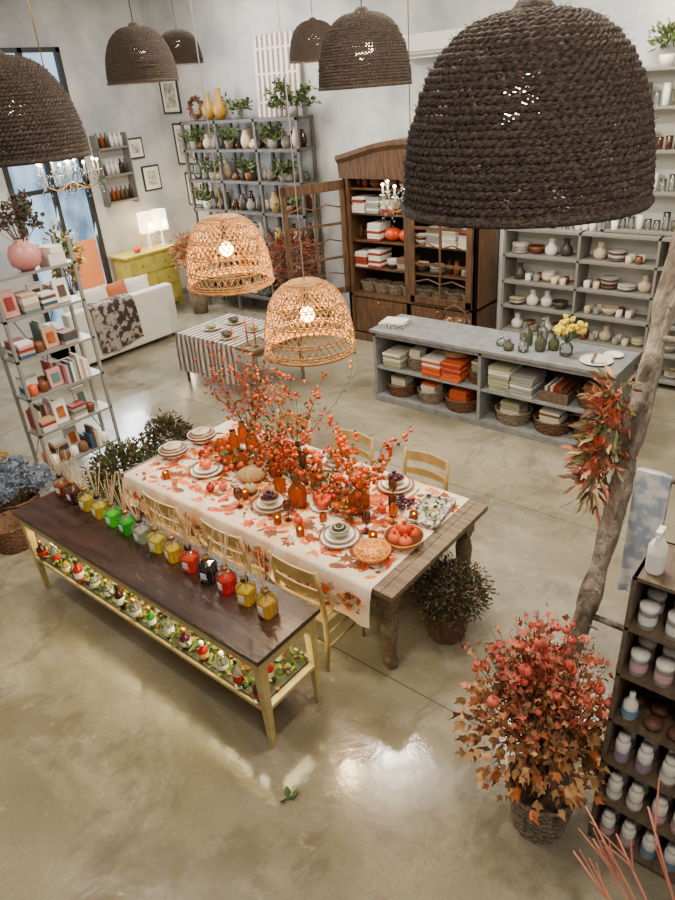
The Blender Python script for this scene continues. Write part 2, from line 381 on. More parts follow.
# ---------------------------------------------------------------- console table
m=MB('console_table'); X0,X1,Y0,Y1=1.78,2.34,2.30,5.15
m.b2(X0,X1,Y0,Y1,.775,.81,darkwood)
m.b2(X0+.03,X0+.055,Y0+.03,Y1-.03,.68,.775,cream); m.b2(X1-.055,X1-.03,Y0+.03,Y1-.03,.68,.775,cream)
m.b2(X0+.03,X1-.03,Y0+.03,Y0+.055,.68,.775,cream); m.b2(X0+.03,X1-.03,Y1-.055,Y1-.03,.68,.775,cream)
for x in(X0+.055,X1-.055):
    for y in(Y0+.055,Y1-.055):
        vs=[(x+sx*w,y+sy*w,z) for z,w in((0,.018),(.68,.032),(.775,.032)) for sx,sy in((-1,-1),(1,-1),(1,1),(-1,1))]
        m.add(vs,[(3,2,1,0)]+[(i*4+k,i*4+(k+1)%4,i*4+4+(k+1)%4,i*4+4+k) for i in(0,1) for k in range(4)]+[(8,9,10,11)],cream)
m.b2(X0+.03,X1-.03,Y0+.03,Y1-.03,.33,.36,cream)
m.build(.003)
ledm=mat('led_strip',(255,230,150),.5,em=(255,220,130),es=9)
m=MB('led_strip_light'); m.b2(X0+.06,X0+.075,Y0+.1,Y1-.1,.66,.675,ledm); m.b2(X0+.056,X0+.08,Y0+.1,Y1-.1,.675,.68,white); m.build()
area((2.06,3.72,.655),(2.06,3.72,0),.35,2.6,50,(1,.82,.42),'under_shelf_light')
m=MB('moss_display')
for i in range(2100):
    pz=(U(X0+.06,X1-.08),U(Y0+.09,Y1-.12),.37+U(0,.07)); m.leaf(pz,rdir(-.1),U(.03,.06),U(.015,.03),pick([moss,green,green,moss,dkgreen,olive,rust]))
for i in range(40): m.sph((U(X0+.07,X1-.1),U(Y0+.12,Y1-.14),.40+U(0,.05)),U(.010,.022),pick([red,moss,purple,yellow,dkgreen,green]),8,6)
m.b2(X0+.05,X1-.06,Y0+.08,Y1-.1,.362,.375,dkgreen)
m.build()
m=MB('scented_jars_and_candles')
jc=[glassy('jar_red',(210,26,10),.55),glassy('jar_dark',(70,26,20),.75),glassy('jar_orange',(236,90,10),.55),glassy('jar_yellow',(240,206,50),.45),glassy('jar_purple',(100,34,70),.7),clear,glassy('jar_green',(70,180,40),.55),clear]
for i in range(44):
    y=2.42+i*.061; x=(1.86,2.0,2.14)[i%3]+U(-.02,.02); r=U(.030,.040); h=U(.12,.2); mm=pick(jc)
    m.lathe([(r,.0),(r,h*.7),(r*.5,h*.8),(r*.35,h),(r*.35,h+.02)],(x,y,.376),mm,12); m.lathe([(r*1.02,h*.25),(r*1.02,h*.55)],(x,y,.376),pick([whitem,cream,whitem,red,whitem]),12,sharp=True); m.lathe([(r*.4,h),(r*.4,h+.03),(0,h+.03)],(x,y,.376),pick([black,brass,whitem]),10)
m.build()
cols=[(200,96,6),(120,30,12),(244,232,70),(252,228,50),(100,255,20),(60,226,34),(220,224,208),(250,236,96),(255,226,36),(255,86,6),(44,30,34),(248,34,10),(252,224,60),(250,220,80)]
gclear=glassy('diffuser_glass',(248,250,246),.02,.02,.28)
for i,c in enumerate(cols):
    t=i/(len(cols)-1); y=5.02-t*2.48; x=2.19-t*.07
    lq=glassy('scented_liquid_%d'%i,c,.62,.04,.15)
    m=MB('reed_diffuser'); w=.055
    m.T=Matrix.Translation((x,y,.811))@Matrix.Rotation(U(-.25,.25),4,'Z')
    m.sqlathe([(w*.9,0),(w,.008),(w,.125),(w*.8,.145),(.020,.158),(.020,.185)],gclear,.3)
    m.sqlathe([(w*.86,.008),(w*.90,.014),(w*.90,.098)],lq,.3)
    for sx_ in(1,-1):
        for q in(-.028,0,.028): m.tube([(sx_*w,q,.012),(sx_*w,q,.122)],.0028,gclear,5); m.tube([(q,sx_*w,.012),(q,sx_*w,.122)],.0028,gclear,5)
    m.b2(-w-.005,-w-.001,-.022,.022,.04,.085,whitem)
    m.lathe([(.024,.168),(.027,.173),(.027,.193),(.02,.198)],(0,0,0),brass if i%3 else black,10)
    for k in range(9):
        an=U(0,2*pi); sp=U(.03,.13); m.tube([(-.012*math.cos(an),-.012*math.sin(an),.10),(sp*math.cos(an),sp*math.sin(an),U(.38,.47))],.0028,reed,4)
    m.build()
# ---------------------------------------------------------------- table things
def plate(m,c,r,mt,rim=None):
    m.lathe([(0,.004),(r*.6,.004),(r*.68,.008),(r,.022),(r*.99,.026),(r*.66,.013),(r*.6,.009),(0,.009)],c,mt,26)
    if rim: m.lathe([(r*1.0,.0265),(r*.91,.0238)],c,rim,26,sharp=True)
def bowl(m,c,r,h,mt,inn=None):
    m.lathe([(r*.45,0),(r*.5,.006),(r*.85,h*.5),(r,h),(r*.96,h),(r*.8,h*.5),(r*.45,.014),(0,.012)],c,mt,24)
    if inn: m.lathe([(r*.955,h*.98),(r*.79,h*.5),(r*.44,.016),(0,.014)],c,inn,24)
def pome(m,c,r,mt):
    m.sph(c,r,mt,12,8,sc=(1,1,.92)); m.lathe([(r*.28,r*.8),(r*.2,r*1.0),(r*.34,r*1.22)],c,mt,6)
def pumpkin(m,c,r,mt):
    m.sph((c[0],c[1],c[2]+r*.68),r,mt,32,10,sc=(1,1,.68),lobes=8,la=.13); m.tube([(c[0],c[1],c[2]+r*1.2),(c[0]+.008,c[1],c[2]+r*1.6)],[r*.14,r*.1],stem,6)
ZT=.7900
orn=mat('ornate_orange_ceramic',(216,104,10),.35,(230,160,60),34)
gstripe=mat('sage_ceramic',(164,164,132),.4); cr2=mat('speckled_cream',(226,210,180),.35,(190,168,138),60)
brownc=mat('brown_ceramic',(110,62,32),.35)
k=0
for (x,y,top) in((3.14,4.29,'pump'),(3.05,3.42,'grape'),(3.01,2.68,'stripe'),(3.78,4.1,'fig'),(3.84,3.40,'bowl'),(3.82,2.75,'grape')):
    m=MB('place_setting'); c=(x,y,ZT)
    plate(m,c,.155,cr2 if k%2 else white,brownc); plate(m,(x,y,ZT+.02),.12,white,rust if k%2 else brownc)
    if top=='pump': pumpkin(m,(x,y,ZT+.035),.06,orange)
    else: bowl(m,(x,y,ZT+.03),.08,.055,gstripe if top in('stripe','bowl') else cr2,brownc if top!='stripe' else None)
    if top in('grape','fig'):
        for i in range(22): m.sph((x+U(-.045,.045),y+U(-.045,.045),ZT+.08+U(0,.03)),.014,purple,8,6)
    if top=='stripe':
        for q in range(4): m.lathe([(.065-q*.014,.06+q*.008),(.060-q*.014,.063+q*.008)],(x,y,ZT+.03),olive if q%2 else white,20)
    m.tube([(x-.05,y-.2,ZT+.006),(x+.06,y-.19,ZT+.006)],.005,brass,5); m.tube([(x-.05,y+.18,ZT+.006),(x+.06,y+.19,ZT+.006)],.005,brass,5)
    m.build(); k+=1
m=MB('lidded_basket'); c=(3.28,3.86,ZT); m.lathe([(.10,0),(.125,.03),(.125,.05),(.11,.065),(.07,.085),(.0,.09)],c,straw,28)
for i in range(9): m.tube([(c[0]+(.02+i*.0125)*math.cos(2*pi*q/28),c[1]+(.02+i*.0125)*math.sin(2*pi*q/28),ZT+.088-.0030*i*(1+i*.07)) for q in range(28)],.004,brownc if i%2 else whitem,4,closed=True)
m.build()
for tx in(3.16,3.50):
    m=MB('soup_tureen'); c=(tx,4.76,ZT); bowl(m,c,.135,.09,white,brownc); m.lathe([(.136,.06),(.137,.085)],c,brownc,24,sharp=True); m.lathe([(.12,.095),(.08,.12),(.02,.13),(.02,.145),(0,.15)],c,cr2,24); m.lathe([(.10,.109),(.085,.118)],c,brownc,24,sharp=True); m.build()
m=MB('ornate_bowl'); bowl(m,(2.95,2.34,ZT),.13,.08,orn,mat('ornate_inside',(206,96,10),.4,(236,186,96),52,lo=.45,hi=.55)); m.build()
m=MB('pomegranate_bowl'); bowl(m,(3.22,2.26,ZT),.145,.07,orn,brownc)
for dx,dy,dz in((-.055,-.05,.06),(.055,-.04,.06),(0,.06,.06),(.01,0,.115),(-.07,.03,.07)): pome(m,(3.22+dx,2.26+dy,ZT+dz),.05,orange2 if dx>0 else coral)
m.build()
m=MB('pomegranate_plate'); plate(m,(3.27,3.05,ZT),.11,white); 
for dx,dy in((-.045,-.03),(.045,-.02),(0,.05)): pome(m,(3.27+dx,3.05+dy,ZT+.058),.05,orange2)
m.build()
for (px_,py_) in((2.98,3.06),(3.0,3.92),(3.45,2.62),(2.93,4.0),(3.6,3.05)):
    m=MB('pomegranate'); pome(m,(px_,py_,ZT+.036),.038,pick([coral,red,orange2])); m.build()
flame=mat('candle_flame',(255,200,120),.5,em=(255,190,90),es=12)
for x,y in((2.88,2.95),(3.12,2.46),(2.9,3.2),(3.5,2.36),(2.86,4.5),(3.02,3.68)):
    m=MB('votive_candle'); m.lathe([(.026,0),(.032,.006),(.034,.07),(.031,.07),(.029,.008)],(x,y,ZT),amber,14); m.lathe([(.024,.008),(.024,.04),(0,.041)],(x,y,ZT),cr2,12); m.sph((x,y,ZT+.055),.006,flame,6,5,sc=(1,1,2)); m.build()
m=MB('striped_cup'); c=(3.30,2.86,ZT); m.lathe([(.03,0),(.05,.03),(.05,.08),(.047,.08),(.045,.03),(0,.01)],c,yellow,18); m.lathe([(.051,.03),(.051,.045)],c,white,18,sharp=True); m.lathe([(.051,.055),(.051,.068)],c,red,18,sharp=True); m.build()
for x,y,g in((3.38,2.46,amber),(3.46,2.52,smoke),(3.18,2.56,smoke),(3.62,2.9,amber),(2.98,3.16,smoke),(3.68,3.2,clear),(3.56,4.0,amber),(3.66,2.66,smoke),(2.9,3.62,smoke)):
    m=MB('wine_glass'); m.lathe([(.032,0),(.004,.006),(.004,.06),(.02,.075),(.036,.1),(.036,.14),(.031,.165)],(x,y,ZT),g,16); m.build()
m=MB('serving_tray'); bk=mat('bw_tray',(36,36,34),.5,(224,218,204),34)
m.T=Matrix.Translation((3.64,2.30,ZT))@Matrix.Rotation(.15,4,'Z'); m.b2(-.19,.19,-.12,.12,0,.015,bk); m.b2(-.19,.19,-.125,-.11,0,.04,bk); m.b2(-.19,.19,.11,.125,0,.04,bk); m.b2(-.195,-.18,-.125,.125,0,.04,bk); m.b2(.18,.195,-.125,.125,0,.04,bk)
for i in range(26): m.leaf((U(-.12,.12),U(-.07,.07),.03+U(0,.02)),rdir(0),.05,.03,pick([green,whitem,olive,yellow]))
m.build()
m=MB('bunch_of_grapes')
for i in range(45): m.sph((3.6+U(-.07,.07),2.53+U(-.06,.06),ZT+.016+U(0,.04)),.015,purple,8,6)
m.build()
def branch(m,p,d,L,berry=None,leafm=None,nb=10,nl=10,br=.012,ll=.05,twigs=4):
    p=Vector(p); d=Vector(d).normalized(); pts=[p.copy()]; q=p.copy(); dd=d.copy(); N=7
    for i in range(N):
        dd=(dd+Vector((U(-.14,.14),U(-.14,.14),U(-.08,.08)))).normalized(); q=q+dd*L/N; pts.append(q.copy())
    m.tube(pts,[.004-.003*i/N for i in range(N+1)],stem,4)
    ends=[]
    for i in range(twigs):
        k=rnd.randrange(2,N+1); s=pts[k]; td=(dd+rdir()*.9).normalized(); e=s+td*U(.06,.16)*L*1.3; m.tube([s,(s+e)/2+Vector((0,0,.01)),e],[.0022,.0018,.001],stem,3); ends.append((s,e))
    for i in range(nl):
        k=rnd.randrange(2,N+1); s=pts[k] if rnd.random()<.5 or not ends else ends[rnd.randrange(len(ends))][1]
        m.leaf(s+Vector((U(-.02,.02),U(-.02,.02),U(-.02,.02))),(dd*.6+rdir()),U(.6,1.2)*ll,ll*.45,pick(leafm))
    for i in range(nb):
        if ends and rnd.random()<.7:
            s,e=pick(ends); w=s.lerp(e,U(.4,1.05))
        else: w=pts[rnd.randrange(3,N+1)]
        m.sph(w+Vector((U(-.02,.02),U(-.02,.02),U(-.02,.02))),br*U(.7,1.2),pick(berry),7,5)
def bottlev(m,x,y,h,r,g,z=ZT):
    m.lathe([(r*.8,0),(r,.02),(r,h*.5),(r*.6,h*.68),(r*.32,h*.76),(r*.3,h*.93),(r*.42,h),(r*.36,h),(r*.24,h*.9)],(x,y,z),g,20)
def arrange(name,x,y,h,r,g,n,L,berry,leafm,spread=.5,**k):
    m=MB(name); bottlev(m,x,y,h,r,g)
    for i in range(n):
        an=U(0,2*pi); s=U(.05,spread); branch(m,(x,y,ZT+h*.6),(math.cos(an)*s,math.sin(an)*s,1),L*U(.7,1.1),berry,leafm,**k)
    return m.build()
arrange('vase_of_orange_berries',3.38,2.78,.25,.085,amber,13,.58,[orange,orange,orange2],[rust,green,olive,green],.8,nb=15,nl=9,br=.019)
arrange('vase_of_red_berries',3.18,3.24,.27,.075,amber,11,.52,[orange,orange2,orange2,red],[redleaf,rust,olive,green],.65,nb=22,nl=14)
arrange('vase_of_red_branches',3.62,4.20,.26,.06,amber,13,.85,[red,orange2],[redleaf,rust,redleaf,olive],.6,nb=20,nl=24,br=.008)
arrange('vase_of_autumn_branches',3.55,3.55,.3,.07,smoke,11,.92,[orange2,orange,orange],[redleaf,rust,olive,green],.65,nb=16,nl=20,br=.011)
arrange('vase_of_berry_leaves',3.40,3.70,.22,.05,amber,8,.5,[orange],[rust,green,olive],.8,nb=10,nl=22)
for x,y,h,r in((3.42,4.40,.16,.05),(3.3,4.14,.14,.05),(3.72,4.42,.2,.05),(3.45,3.28,.16,.05),(3.12,2.93,.07,.03),(3.25,3.5,.15,.05),(3.32,4.0,.2,.04),(3.5,4.3,.24,.05),(3.62,3.85,.2,.05)):
    m=MB('amber_glass_jar'); m.lathe([(r*.8,0),(r,.01),(r,h*.7),(r*.6,h*.8),(r*.6,h),(r*.55,h)],(x,y,ZT),amber,18); m.build()
m=MB('table_garland')
for i in range(620):
    y=U(2.7,4.5); x=3.42+.1*math.sin(y*4)+U(-.13,.13); m.leaf((x,y,ZT+U(.01,.1)),rdir(-.05),U(.04,.08),U(.02,.04),pick([rust,redleaf,orange,olive,green,green,dkgreen,tan]))
for i in range(130):
    y=U(2.7,4.5); x=3.42+.1*math.sin(y*4)+U(-.15,.15); m.sph((x,y,ZT+U(.015,.13)),U(.012,.028),pick([orange,orange2,red,coral,orange]),8,6)
m.build()
for x,y in((3.3,4.38),(3.62,4.55),(3.1,3.72)):
    m=MB('pumpkin'); pumpkin(m,(x,y-.02,ZT),.06,pick([orange,cream])); m.build()
# ---------------------------------------------------------------- baskets & bushes
def basket(m,c,r0,r1,h,mt,sc=(1,1),handle=False):
    m.lathe([(r0,0),(r0*1.02,.01),(r1,h),(r1*.95,h),(r0*.95,.02),(0,.015)],c,mt,28,sc=sc)
    n=int(h/.022)
    for i in range(n+1):
        t=i/n; r=r0+(r1-r0)*t
        pts=[];
        for k in range(48):
            a_=2*pi*k/48; w=.004*(1 if (k//2+i)%2 else -1); pts.append((c[0]+(r+w)*sc[0]*math.cos(a_),c[1]+(r+w)*sc[1]*math.sin(a_),c[2]+h*t))
        m.tube(pts,.008 if i<n else .012,mt,4,closed=True)
    if handle:
        for sy in(1,-1): m.tube([(c[0]-.04,c[1]+sy*r1*sc[1],c[2]+h),(c[0],c[1]+sy*r1*sc[1]*1.05,c[2]+h+.05),(c[0]+.04,c[1]+sy*r1*sc[1],c[2]+h)],.008,mt,5)
def bush(m,c,rad,n,ll,lw,mats,zmin=-.3,inner=.25,jit=.7):
    c=Vector(c)
    for i in range(n):
        d=rdir(zmin); q=U(inner,1)**.5*U(.8,1.15); p_=c+Vector((d.x*rad[0],d.y*rad[1],d.z*rad[2]))*q
        m.leaf(p_,d+rdir()*jit,U(.6,1.2)*ll,U(.7,1.2)*lw,pick(mats))
m=MB('potted_dried_bush'); basket(m,(3.34,1.98,0),.13,.165,.24,wick); bush(m,(3.36,1.96,.40),(.29,.29,.2),3000,.035,.016,[dkgreen,brownleaf,olive,brownleaf,dkgreen],-.5)
for i in range(60): d=rdir(0); m.tube([(3.34,1.98,.2),Vector((3.36,1.96,.38))+Vector((d.x*.24,d.y*.24,d.z*.18))],.002,stem,3)
m.build()
m=MB('potted_evergreen'); basket(m,(3.05,5.48,0),.15,.18,.25,wick); bush(m,(3.05,5.48,.45),(.36,.36,.28),2600,.06,.022,[dkgreen,brownleaf,olive,green],-.4)
for i in range(40): d=rdir(0); m.tube([(3.05,5.48,.2),Vector((3.05,5.48,.45))+Vector((d.x*.3,d.y*.3,d.z*.25))],.003,stem,3)
m.build()
m=MB('potted_evergreen'); basket(m,(3.62,5.5,0),.14,.16,.25,wick); bush(m,(3.62,5.5,.52),(.26,.26,.3),1500,.06,.022,[dkgreen,brownleaf,olive],-.4); m.build()
m=MB('pomegranate_bush_in_basket'); bc=Vector((2.36,.80,0)); ctr=Vector((2.50,.93,.86))
basket(m,bc,.13,.175,.32,wickg,handle=True)
def starleaf(m,p,d,r,mt):
    d=Vector(d).normalized(); a_=d.cross(rdir()); a_.normalize(); nn=a_.cross(d)
    c_=Vector(p)+d*r*.35; pts=[c_]; K=10
    for k in range(K):
        t=2*pi*k/K; q=r*((1.1 if k==0 else .8) if k%2==0 else .5)*(.6 if k in(4,6) else 1); pts.append(c_+(d*math.cos(t)+a_*math.sin(t)*.8)*q+nn*(U(-.1,.45)*r if k%2==0 else 0))
    m.add(pts,[(0,1+k,1+(k+1)%K) for k in range(K)],mt,True)
tips=[]
for i in range(150):
    an=U(0,2*pi); el=U(-.35,1.45); d=Vector((math.cos(an)*math.cos(el),math.sin(an)*math.cos(el),math.sin(el)))
    e=ctr+Vector((d.x*.38,d.y*.36,d.z*.38))*U(.6,1.08); b0=Vector((bc.x+U(-.04,.08),bc.y+U(-.04,.08),.28)); mid=(b0+e)/2+Vector((0,0,.10))
    m.tube([b0,mid,e],[.004,.003,.0015],stem,4); tips.append((mid,e))
for i in range(1350):
    s,e=pick(tips); q=s.lerp(e,U(.2,1.05))+rdir()*.035; up=q.z+U(-.16,.16)>.90
    starleaf(m,q,rdir(-.6),U(.018,.038),pick([redleaf,pinkleaf,pinkleaf,pinkleaf,dcoral,pinkleaf,tan2] if up else [rust,tan,tan2,pinkleaf,tan,tan2]))
for i in range(660):
    an=U(0,2*pi); rr=U(.05,.40); q=Vector((ctr.x-.04+rr*math.cos(an),ctr.y-.03+rr*math.sin(an),.74-rr*.45+U(-.12,.12))); starleaf(m,q,Vector((math.cos(an),math.sin(an),-.6))+rdir()*.7,U(.03,.06),pick([tan,tan2,tan,tan2,rust,tan]))
for i in range(180):
    t_=U(0,1); q=Vector((2.62+U(-.12,.10),.74+U(-.12,.12),.62-t_*.5)); starleaf(m,q,rdir(-.9),U(.03,.055),pick([tan,tan2,tan]))
for i in range(52):
    s,e=pick(tips); q=s.lerp(e,U(.7,1.05))+rdir()*.03
    if q.z>.74: pome(m,q,U(.015,.034),dcoral)
m.build()
# ---------------------------------------------------------------- log ladder
bark=mat('driftwood',(70,57,48),.9,(160,146,130),9,1.0,bscale=22,stretch=(1,1,.4),bd=.05,detail=8)
m=MB('log_ladder')
def logp(y0,y1,r,seed):
    pts=[];rr=[]
    A=Vector((3.22,y0,.0)); B=Vector((4.24,y1,3.1))
    for i in range(70):
        t=i/69; w=A.lerp(B,t); pts.append(w+Vector((.02*math.sin(t*9+seed),.02*math.sin(t*7+seed*2),0))); rr.append(r*(1+.10*math.sin(t*31+seed)+.08*math.sin(t*57)+U(-.05,.05)))
    m.tube(pts,rr,bark,12); return A,B
A,B=logp(1.04,.95,.062,1); A2,B2=logp(.60,.52,.04,4)
for t in(.2,.5,.74,.92): m.tube([A.lerp(B,t),A2.lerp(B2,t)],.02,bark,8)
for i in range(14):
    q=A.lerp(B,U(.1,.98)); d=rdir(-.2); m.tube([q,q+d*U(.08,.12)],[.012,.006],bark,6)
m.build()
tw=mat('blue_white_towel',(226,226,224),.9,(160,174,192),9,lo=.45,hi=.55)
m=MB('hanging_towel')
t=.5;q=A.lerp(B,t); q2=A2.lerp(B2,t)
for sgn in(-1,1):
    vs=[];n=12;K=10
    for j in range(K+1):
        for i in range(n+1):
            s_=i/n; b_=q.lerp(q2,.18+.45*s_); vs.append((b_.x+sgn*(.024+.012*math.sin(s_*17)*j/K),b_.y,b_.z+.024-(.9 if sgn<0 else .6)*(j/K)))
    m.add(vs,[(j*(n+1)+i,j*(n+1)+i+1,(j+1)*(n+1)+i+1,(j+1)*(n+1)+i) for j in range(K) for i in range(n)],tw,True)
m.tube([q.lerp(q2,.18),q.lerp(q2,.63)],.025,tw,10)
m.build()
m=MB('dried_protea_garland')
gl=mat('protea_green',(98,104,60),.6,(140,134,84),10); gr=mat('protea_red',(140,66,46),.6,(180,108,80),10)
for i in range(360):
    t=U(.46,.66); c=A.lerp(B,t)+Vector((-.12,.13,0)); d=rdir(); m.leaf(c+d*U(.03,.12),(d+Vector((-.2,.3,-.5))),U(.07,.16),U(.02,.035),pick([gl,gr,tan2,tan,olive,brownleaf,gl,pinkleaf]))
for t in(.5,.56,.64,.6):
    c=A.lerp(B,t)+Vector((-.16,U(.06,.20),U(-.05,.05))); m.sph(c,.04,gr,12,8,sc=(1,1,1.3))
    for i in range(30): d=rdir(-.2); m.leaf(c+d*.03,d+Vector((0,0,.6)),.09,.02,pick([gr,coral,pinkleaf]))
m.build()
# ---------------------------------------------------------------- right display shelf with bottles
m=MB('product_shelf'); SX0,SX1,SY0,SY1=2.44,2.76,-1.0,.55
lv=[.04,.34,.64,.94,1.24,1.52,1.80]
for z in lv: m.b2(SX0,SX1,SY0,SY1,z-.02,z,shelfdk)
for y in(SY1-.02,-.02,SY0): m.b2(SX0,SX1,y,y+.022,0,1.8,shelfdk)
m.b2(SX1-.015,SX1,SY0,SY1,0,1.8,shelfdk); m.build(.002)
lab=[mat('label_blue',(110,140,170),.6),mat('label_pink',(206,160,170),.6),mat('label_white',(220,220,215),.6),mat('label_lilac',(150,130,160),.6)]
soap=mat('brown_soap',(100,66,50),.5)
m=MB('toiletry_bottles')
for li,z in enumerate(lv[:-1]):
    y=SY1-.075
    while y>SY0+.06:
        if abs(y)>.07:
            for x in(SX0+.06,SX0+.16):
                r=.036;lm=lab[(li+int(y*3))%4]
                if li==3 and rnd.random()<.4:
                    m.sph((x,y,z+.03),.045,soap,10,7,sc=(1,1,.6)); continue
                if li in(0,2,1):
                    m.lathe([(r,0),(r,.11),(r*.9,.13),(r*.6,.135),(.028,.14),(.028,.165),(0,.168)],(x,y,z+.001),white,14)
                elif li==3:
                    m.lathe([(r*.9,0),(r,.03),(r*.9,.1),(r*.5,.12),(.014,.135),(.014,.16),(0,.162)],(x,y,z+.001),white,14)
                else:
                    m.lathe([(r*1.1,0),(r*1.1,.09),(r*1.13,.09),(r*1.13,.115),(0,.118)],(x,y,z+.001),white,14)
                m.lathe([(r*1.115,.025),(r*1.115,.07)],(x,y,z+.001),lm,14,sharp=True)
        y-=.096+U(0,.02)
m.build()
for nm,y,x in(('spray_bottle',.49,2.52),('spray_bottle',.39,2.62)):
    m=MB(nm); c=(x,y,1.801); m.lathe([(.036,0),(.038,.01),(.038,.13),(.02,.165),(.014,.17),(.014,.19)],c,white,16); m.b2(x-.04,x+.02,y-.012,y+.012,1.99,2.02,white); m.b2(x-.045,x-.035,y-.006,y+.006,1.96,2.0,white); m.lathe([(.0385,.04),(.0385,.1)],c,lab[2],16,sharp=True); m.build()
m=MB('dried_branches_in_floor_vase'); sal=mat('salmon_twig',(206,130,106),.7)
m.lathe([(.1,0),(.13,.1),(.14,.5),(.08,.9),(.06,1.1),(.08,1.2),(.07,1.2),(.05,1.1)],(1.16,-.02,0),white,20)
for tip in((1.22,.26,1.85),(1.30,.16,1.98),(1.36,.10,2.12),(1.18,.2,1.98),(1.25,.3,1.92),(1.4,.05,2.2),(1.2,.3,1.78)):
    b0=Vector((1.16,-.02,1.15)); e=Vector(tip); mid=(b0+e)/2+Vector((-.02,-.06,.15)); m.tube([b0,mid,e],[.005,.004,.0025],sal,5)
    for q in range(3): s=mid.lerp(e,U(.2,.8)); m.tube([s,s+(e-mid).normalized()*.12+rdir()*.05],[.003,.0018],sal,4)
m.build()
# ---------------------------------------------------------------- grey counter
m=MB('display_counter'); X0,X1,Y0,Y1=6.5,7.15,1.95,4.95
m.b2(X0-.03,X1+.03,Y0-.03,Y1+.03,.93,.97,gray); m.b2(X0,X1,Y0,Y1,0,.08,gray); m.b2(X0+.01,X1,Y0+.01,Y1-.01,.45,.475,gray)
for y in(Y0,(Y0+Y1)/2-.02,Y1-.04): m.b2(X0,X1,y,y+.04,.08,.93,gray)
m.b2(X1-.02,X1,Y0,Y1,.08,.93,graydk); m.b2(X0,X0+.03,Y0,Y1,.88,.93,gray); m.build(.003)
def folded(m,x,y,z,w,d,n,cols,h=.03):
    for i in range(n):
        m.box((x+U(-.008,.008),y+U(-.008,.008),z+h*(i+.5)),(w,d,h*.88),pick(cols),rz=U(-.05,.05))
lin_or=mat('linen_orange',(196,84,34),.9); lin_sage=mat('linen_sage',(150,152,124),.9); lin_w=mat('linen_white',(216,210,196),.9); lin_b=mat('linen_brown',(118,80,52),.9); lin_red=mat('linen_red',(140,44,28),.9)
lin_s=mat('linen_grey',(140,138,132),.9)
m=MB('folded_linens')
for y,cs,z,n in((4.7,[lin_w,lin_sage],.476,6),(4.12,[lin_w,lin_or],.476,7),(3.84,[lin_or,lin_red],.476,7),(3.22,[lin_w,lin_sage],.476,9),(2.94,[lin_w,lin_s],.476,7)):
    folded(m,6.70,y,z,.34,.26,n,cs,.033)
m.build(.004)
for y,mt,r,cs,z in((4.67,wick,.18,[lin_w,lin_sage],.082),(4.22,wickg,.17,[lin_w,lin_or],.082),(3.78,wick,.2,[lin_or,rust],.082),(3.1,wickg,.2,[lin_w,lin_sage],.082),(2.62,wick,.2,[lin_b,lin_w],.082),(2.22,wick,.15,[lin_or,lin_b],.082),(4.42,wickg,.13,[lin_w,lin_or],.477),(3.55,wick,.13,[lin_w,lin_sage],.477),(2.2,wick,.16,[lin_red,lin_b],.477)):
    m=MB('wicker_basket'); basket(m,(6.72,y,z),r*.85,r,.15,mt,sc=(1,1.05)); folded(m,6.72,y,z+.048,r*1.15,r*1.15,7,cs,.03); m.build()
m=MB('straw_placemats')
for i in range(5): m.lathe([(0,.005),(.15,.005),(.15,.012),(0,.012)],(6.78,3.9,.735+i*.012),straw,24)
m.build()
m=MB('wooden_crate')
m.b2(6.56,6.95,2.42,2.74,.477,.49,shelfdk)
for yy in(2.42,2.725): m.b2(6.56,6.95,yy,yy+.015,.49,.60,shelfdk)
for xx in(6.56,6.935): m.b2(xx,xx+.015,2.435,2.725,.49,.60,shelfdk)
for i in range(8): m.b2(6.6,6.9,2.45+i*.032,2.475+i*.032,.495,.62+U(0,.04),pick([lin_b,lin_red,lin_w,brownc]))
m.build()
m=MB('magazine_box'); m.box((6.75,4.78,.996),(.28,.34,.05),bk,rz=.2); m.box((6.75,4.78,1.03),(.24,.3,.015),lin_w,rz=.2); m.build()
oliveg=glassy('olive_glass',(150,156,120),.35)
m=MB('glass_bottle_group')
for i,(x,y,h) in enumerate(((6.85,3.05,.26),(6.95,2.92,.3),(6.75,2.85,.22),(7.0,3.15,.2),(6.85,2.74,.18),(6.65,3.0,.15),(6.62,3.16,.12),(6.72,3.3,.1))): bottlev(m,x,y,h,.06,clear if i%2 else oliveg,.971)
m.build()
m=MB('vase_of_yellow_flowers'); bottlev(m,6.75,2.56,.2,.07,clear,.971)
for i in range(26):
    an=U(0,6.3); s=U(0,.17); e=Vector((6.75+s*math.cos(an),2.56+s*math.sin(an),1.25+U(0,.1))); m.tube([(6.75,2.56,1.1),e],.003,green,3); 
    for k in range(6): m.sph(e+rdir()*.02,.018,yellow,6,5)
m.build()
m=MB('tableware_tray'); plate(m,(6.72,2.22,.972),.17,white); m.box((6.72,2.2,1.005),(.22,.14,.02),lin_w,rz=.4); plate(m,(6.95,2.12,.972),.1,white); m.box((6.7,2.24,1.02),(.25,.03,.02),tablewood,rz=.2); m.build()
# ---------------------------------------------------------------- right back wall shelving
backw=mat('shelf_back_white',(206,205,198),.8)
shg=mat('dish_shelf_paint',(126,122,114),.6)
m=MB('dish_shelving'); X0,X1,Y0,Y1=8.58,8.98,-.6,4.25
m.b2(X1-.02,X1,Y0,Y1,0,1.85,backw)
ys=[4.22,3.2,2.25,1.3,.35,-.6]
for y in ys: m.b2(X0,X1-.02,y,y+.03,0,1.85,shg)
for z in(.08,.42,.78,1.12,1.48,1.82): m.b2(X0,X1-.02,Y0,Y1,z-.0,z+.03,shg)
m.build()
m=MB('dish_shelving_upper'); m.b2(X1-.02,X1,-.6,3.0,1.87,3.6,backw)
for y in(2.97,2.0,1.0,0.,-.6): m.b2(8.7,X1-.02,y,y+.03,1.86,3.6,shg)
for z in(1.86,2.3,2.75,3.2,3.58): m.b2(8.7,X1-.02,-.6,3.0,z,z+.025,shg)
m.build()
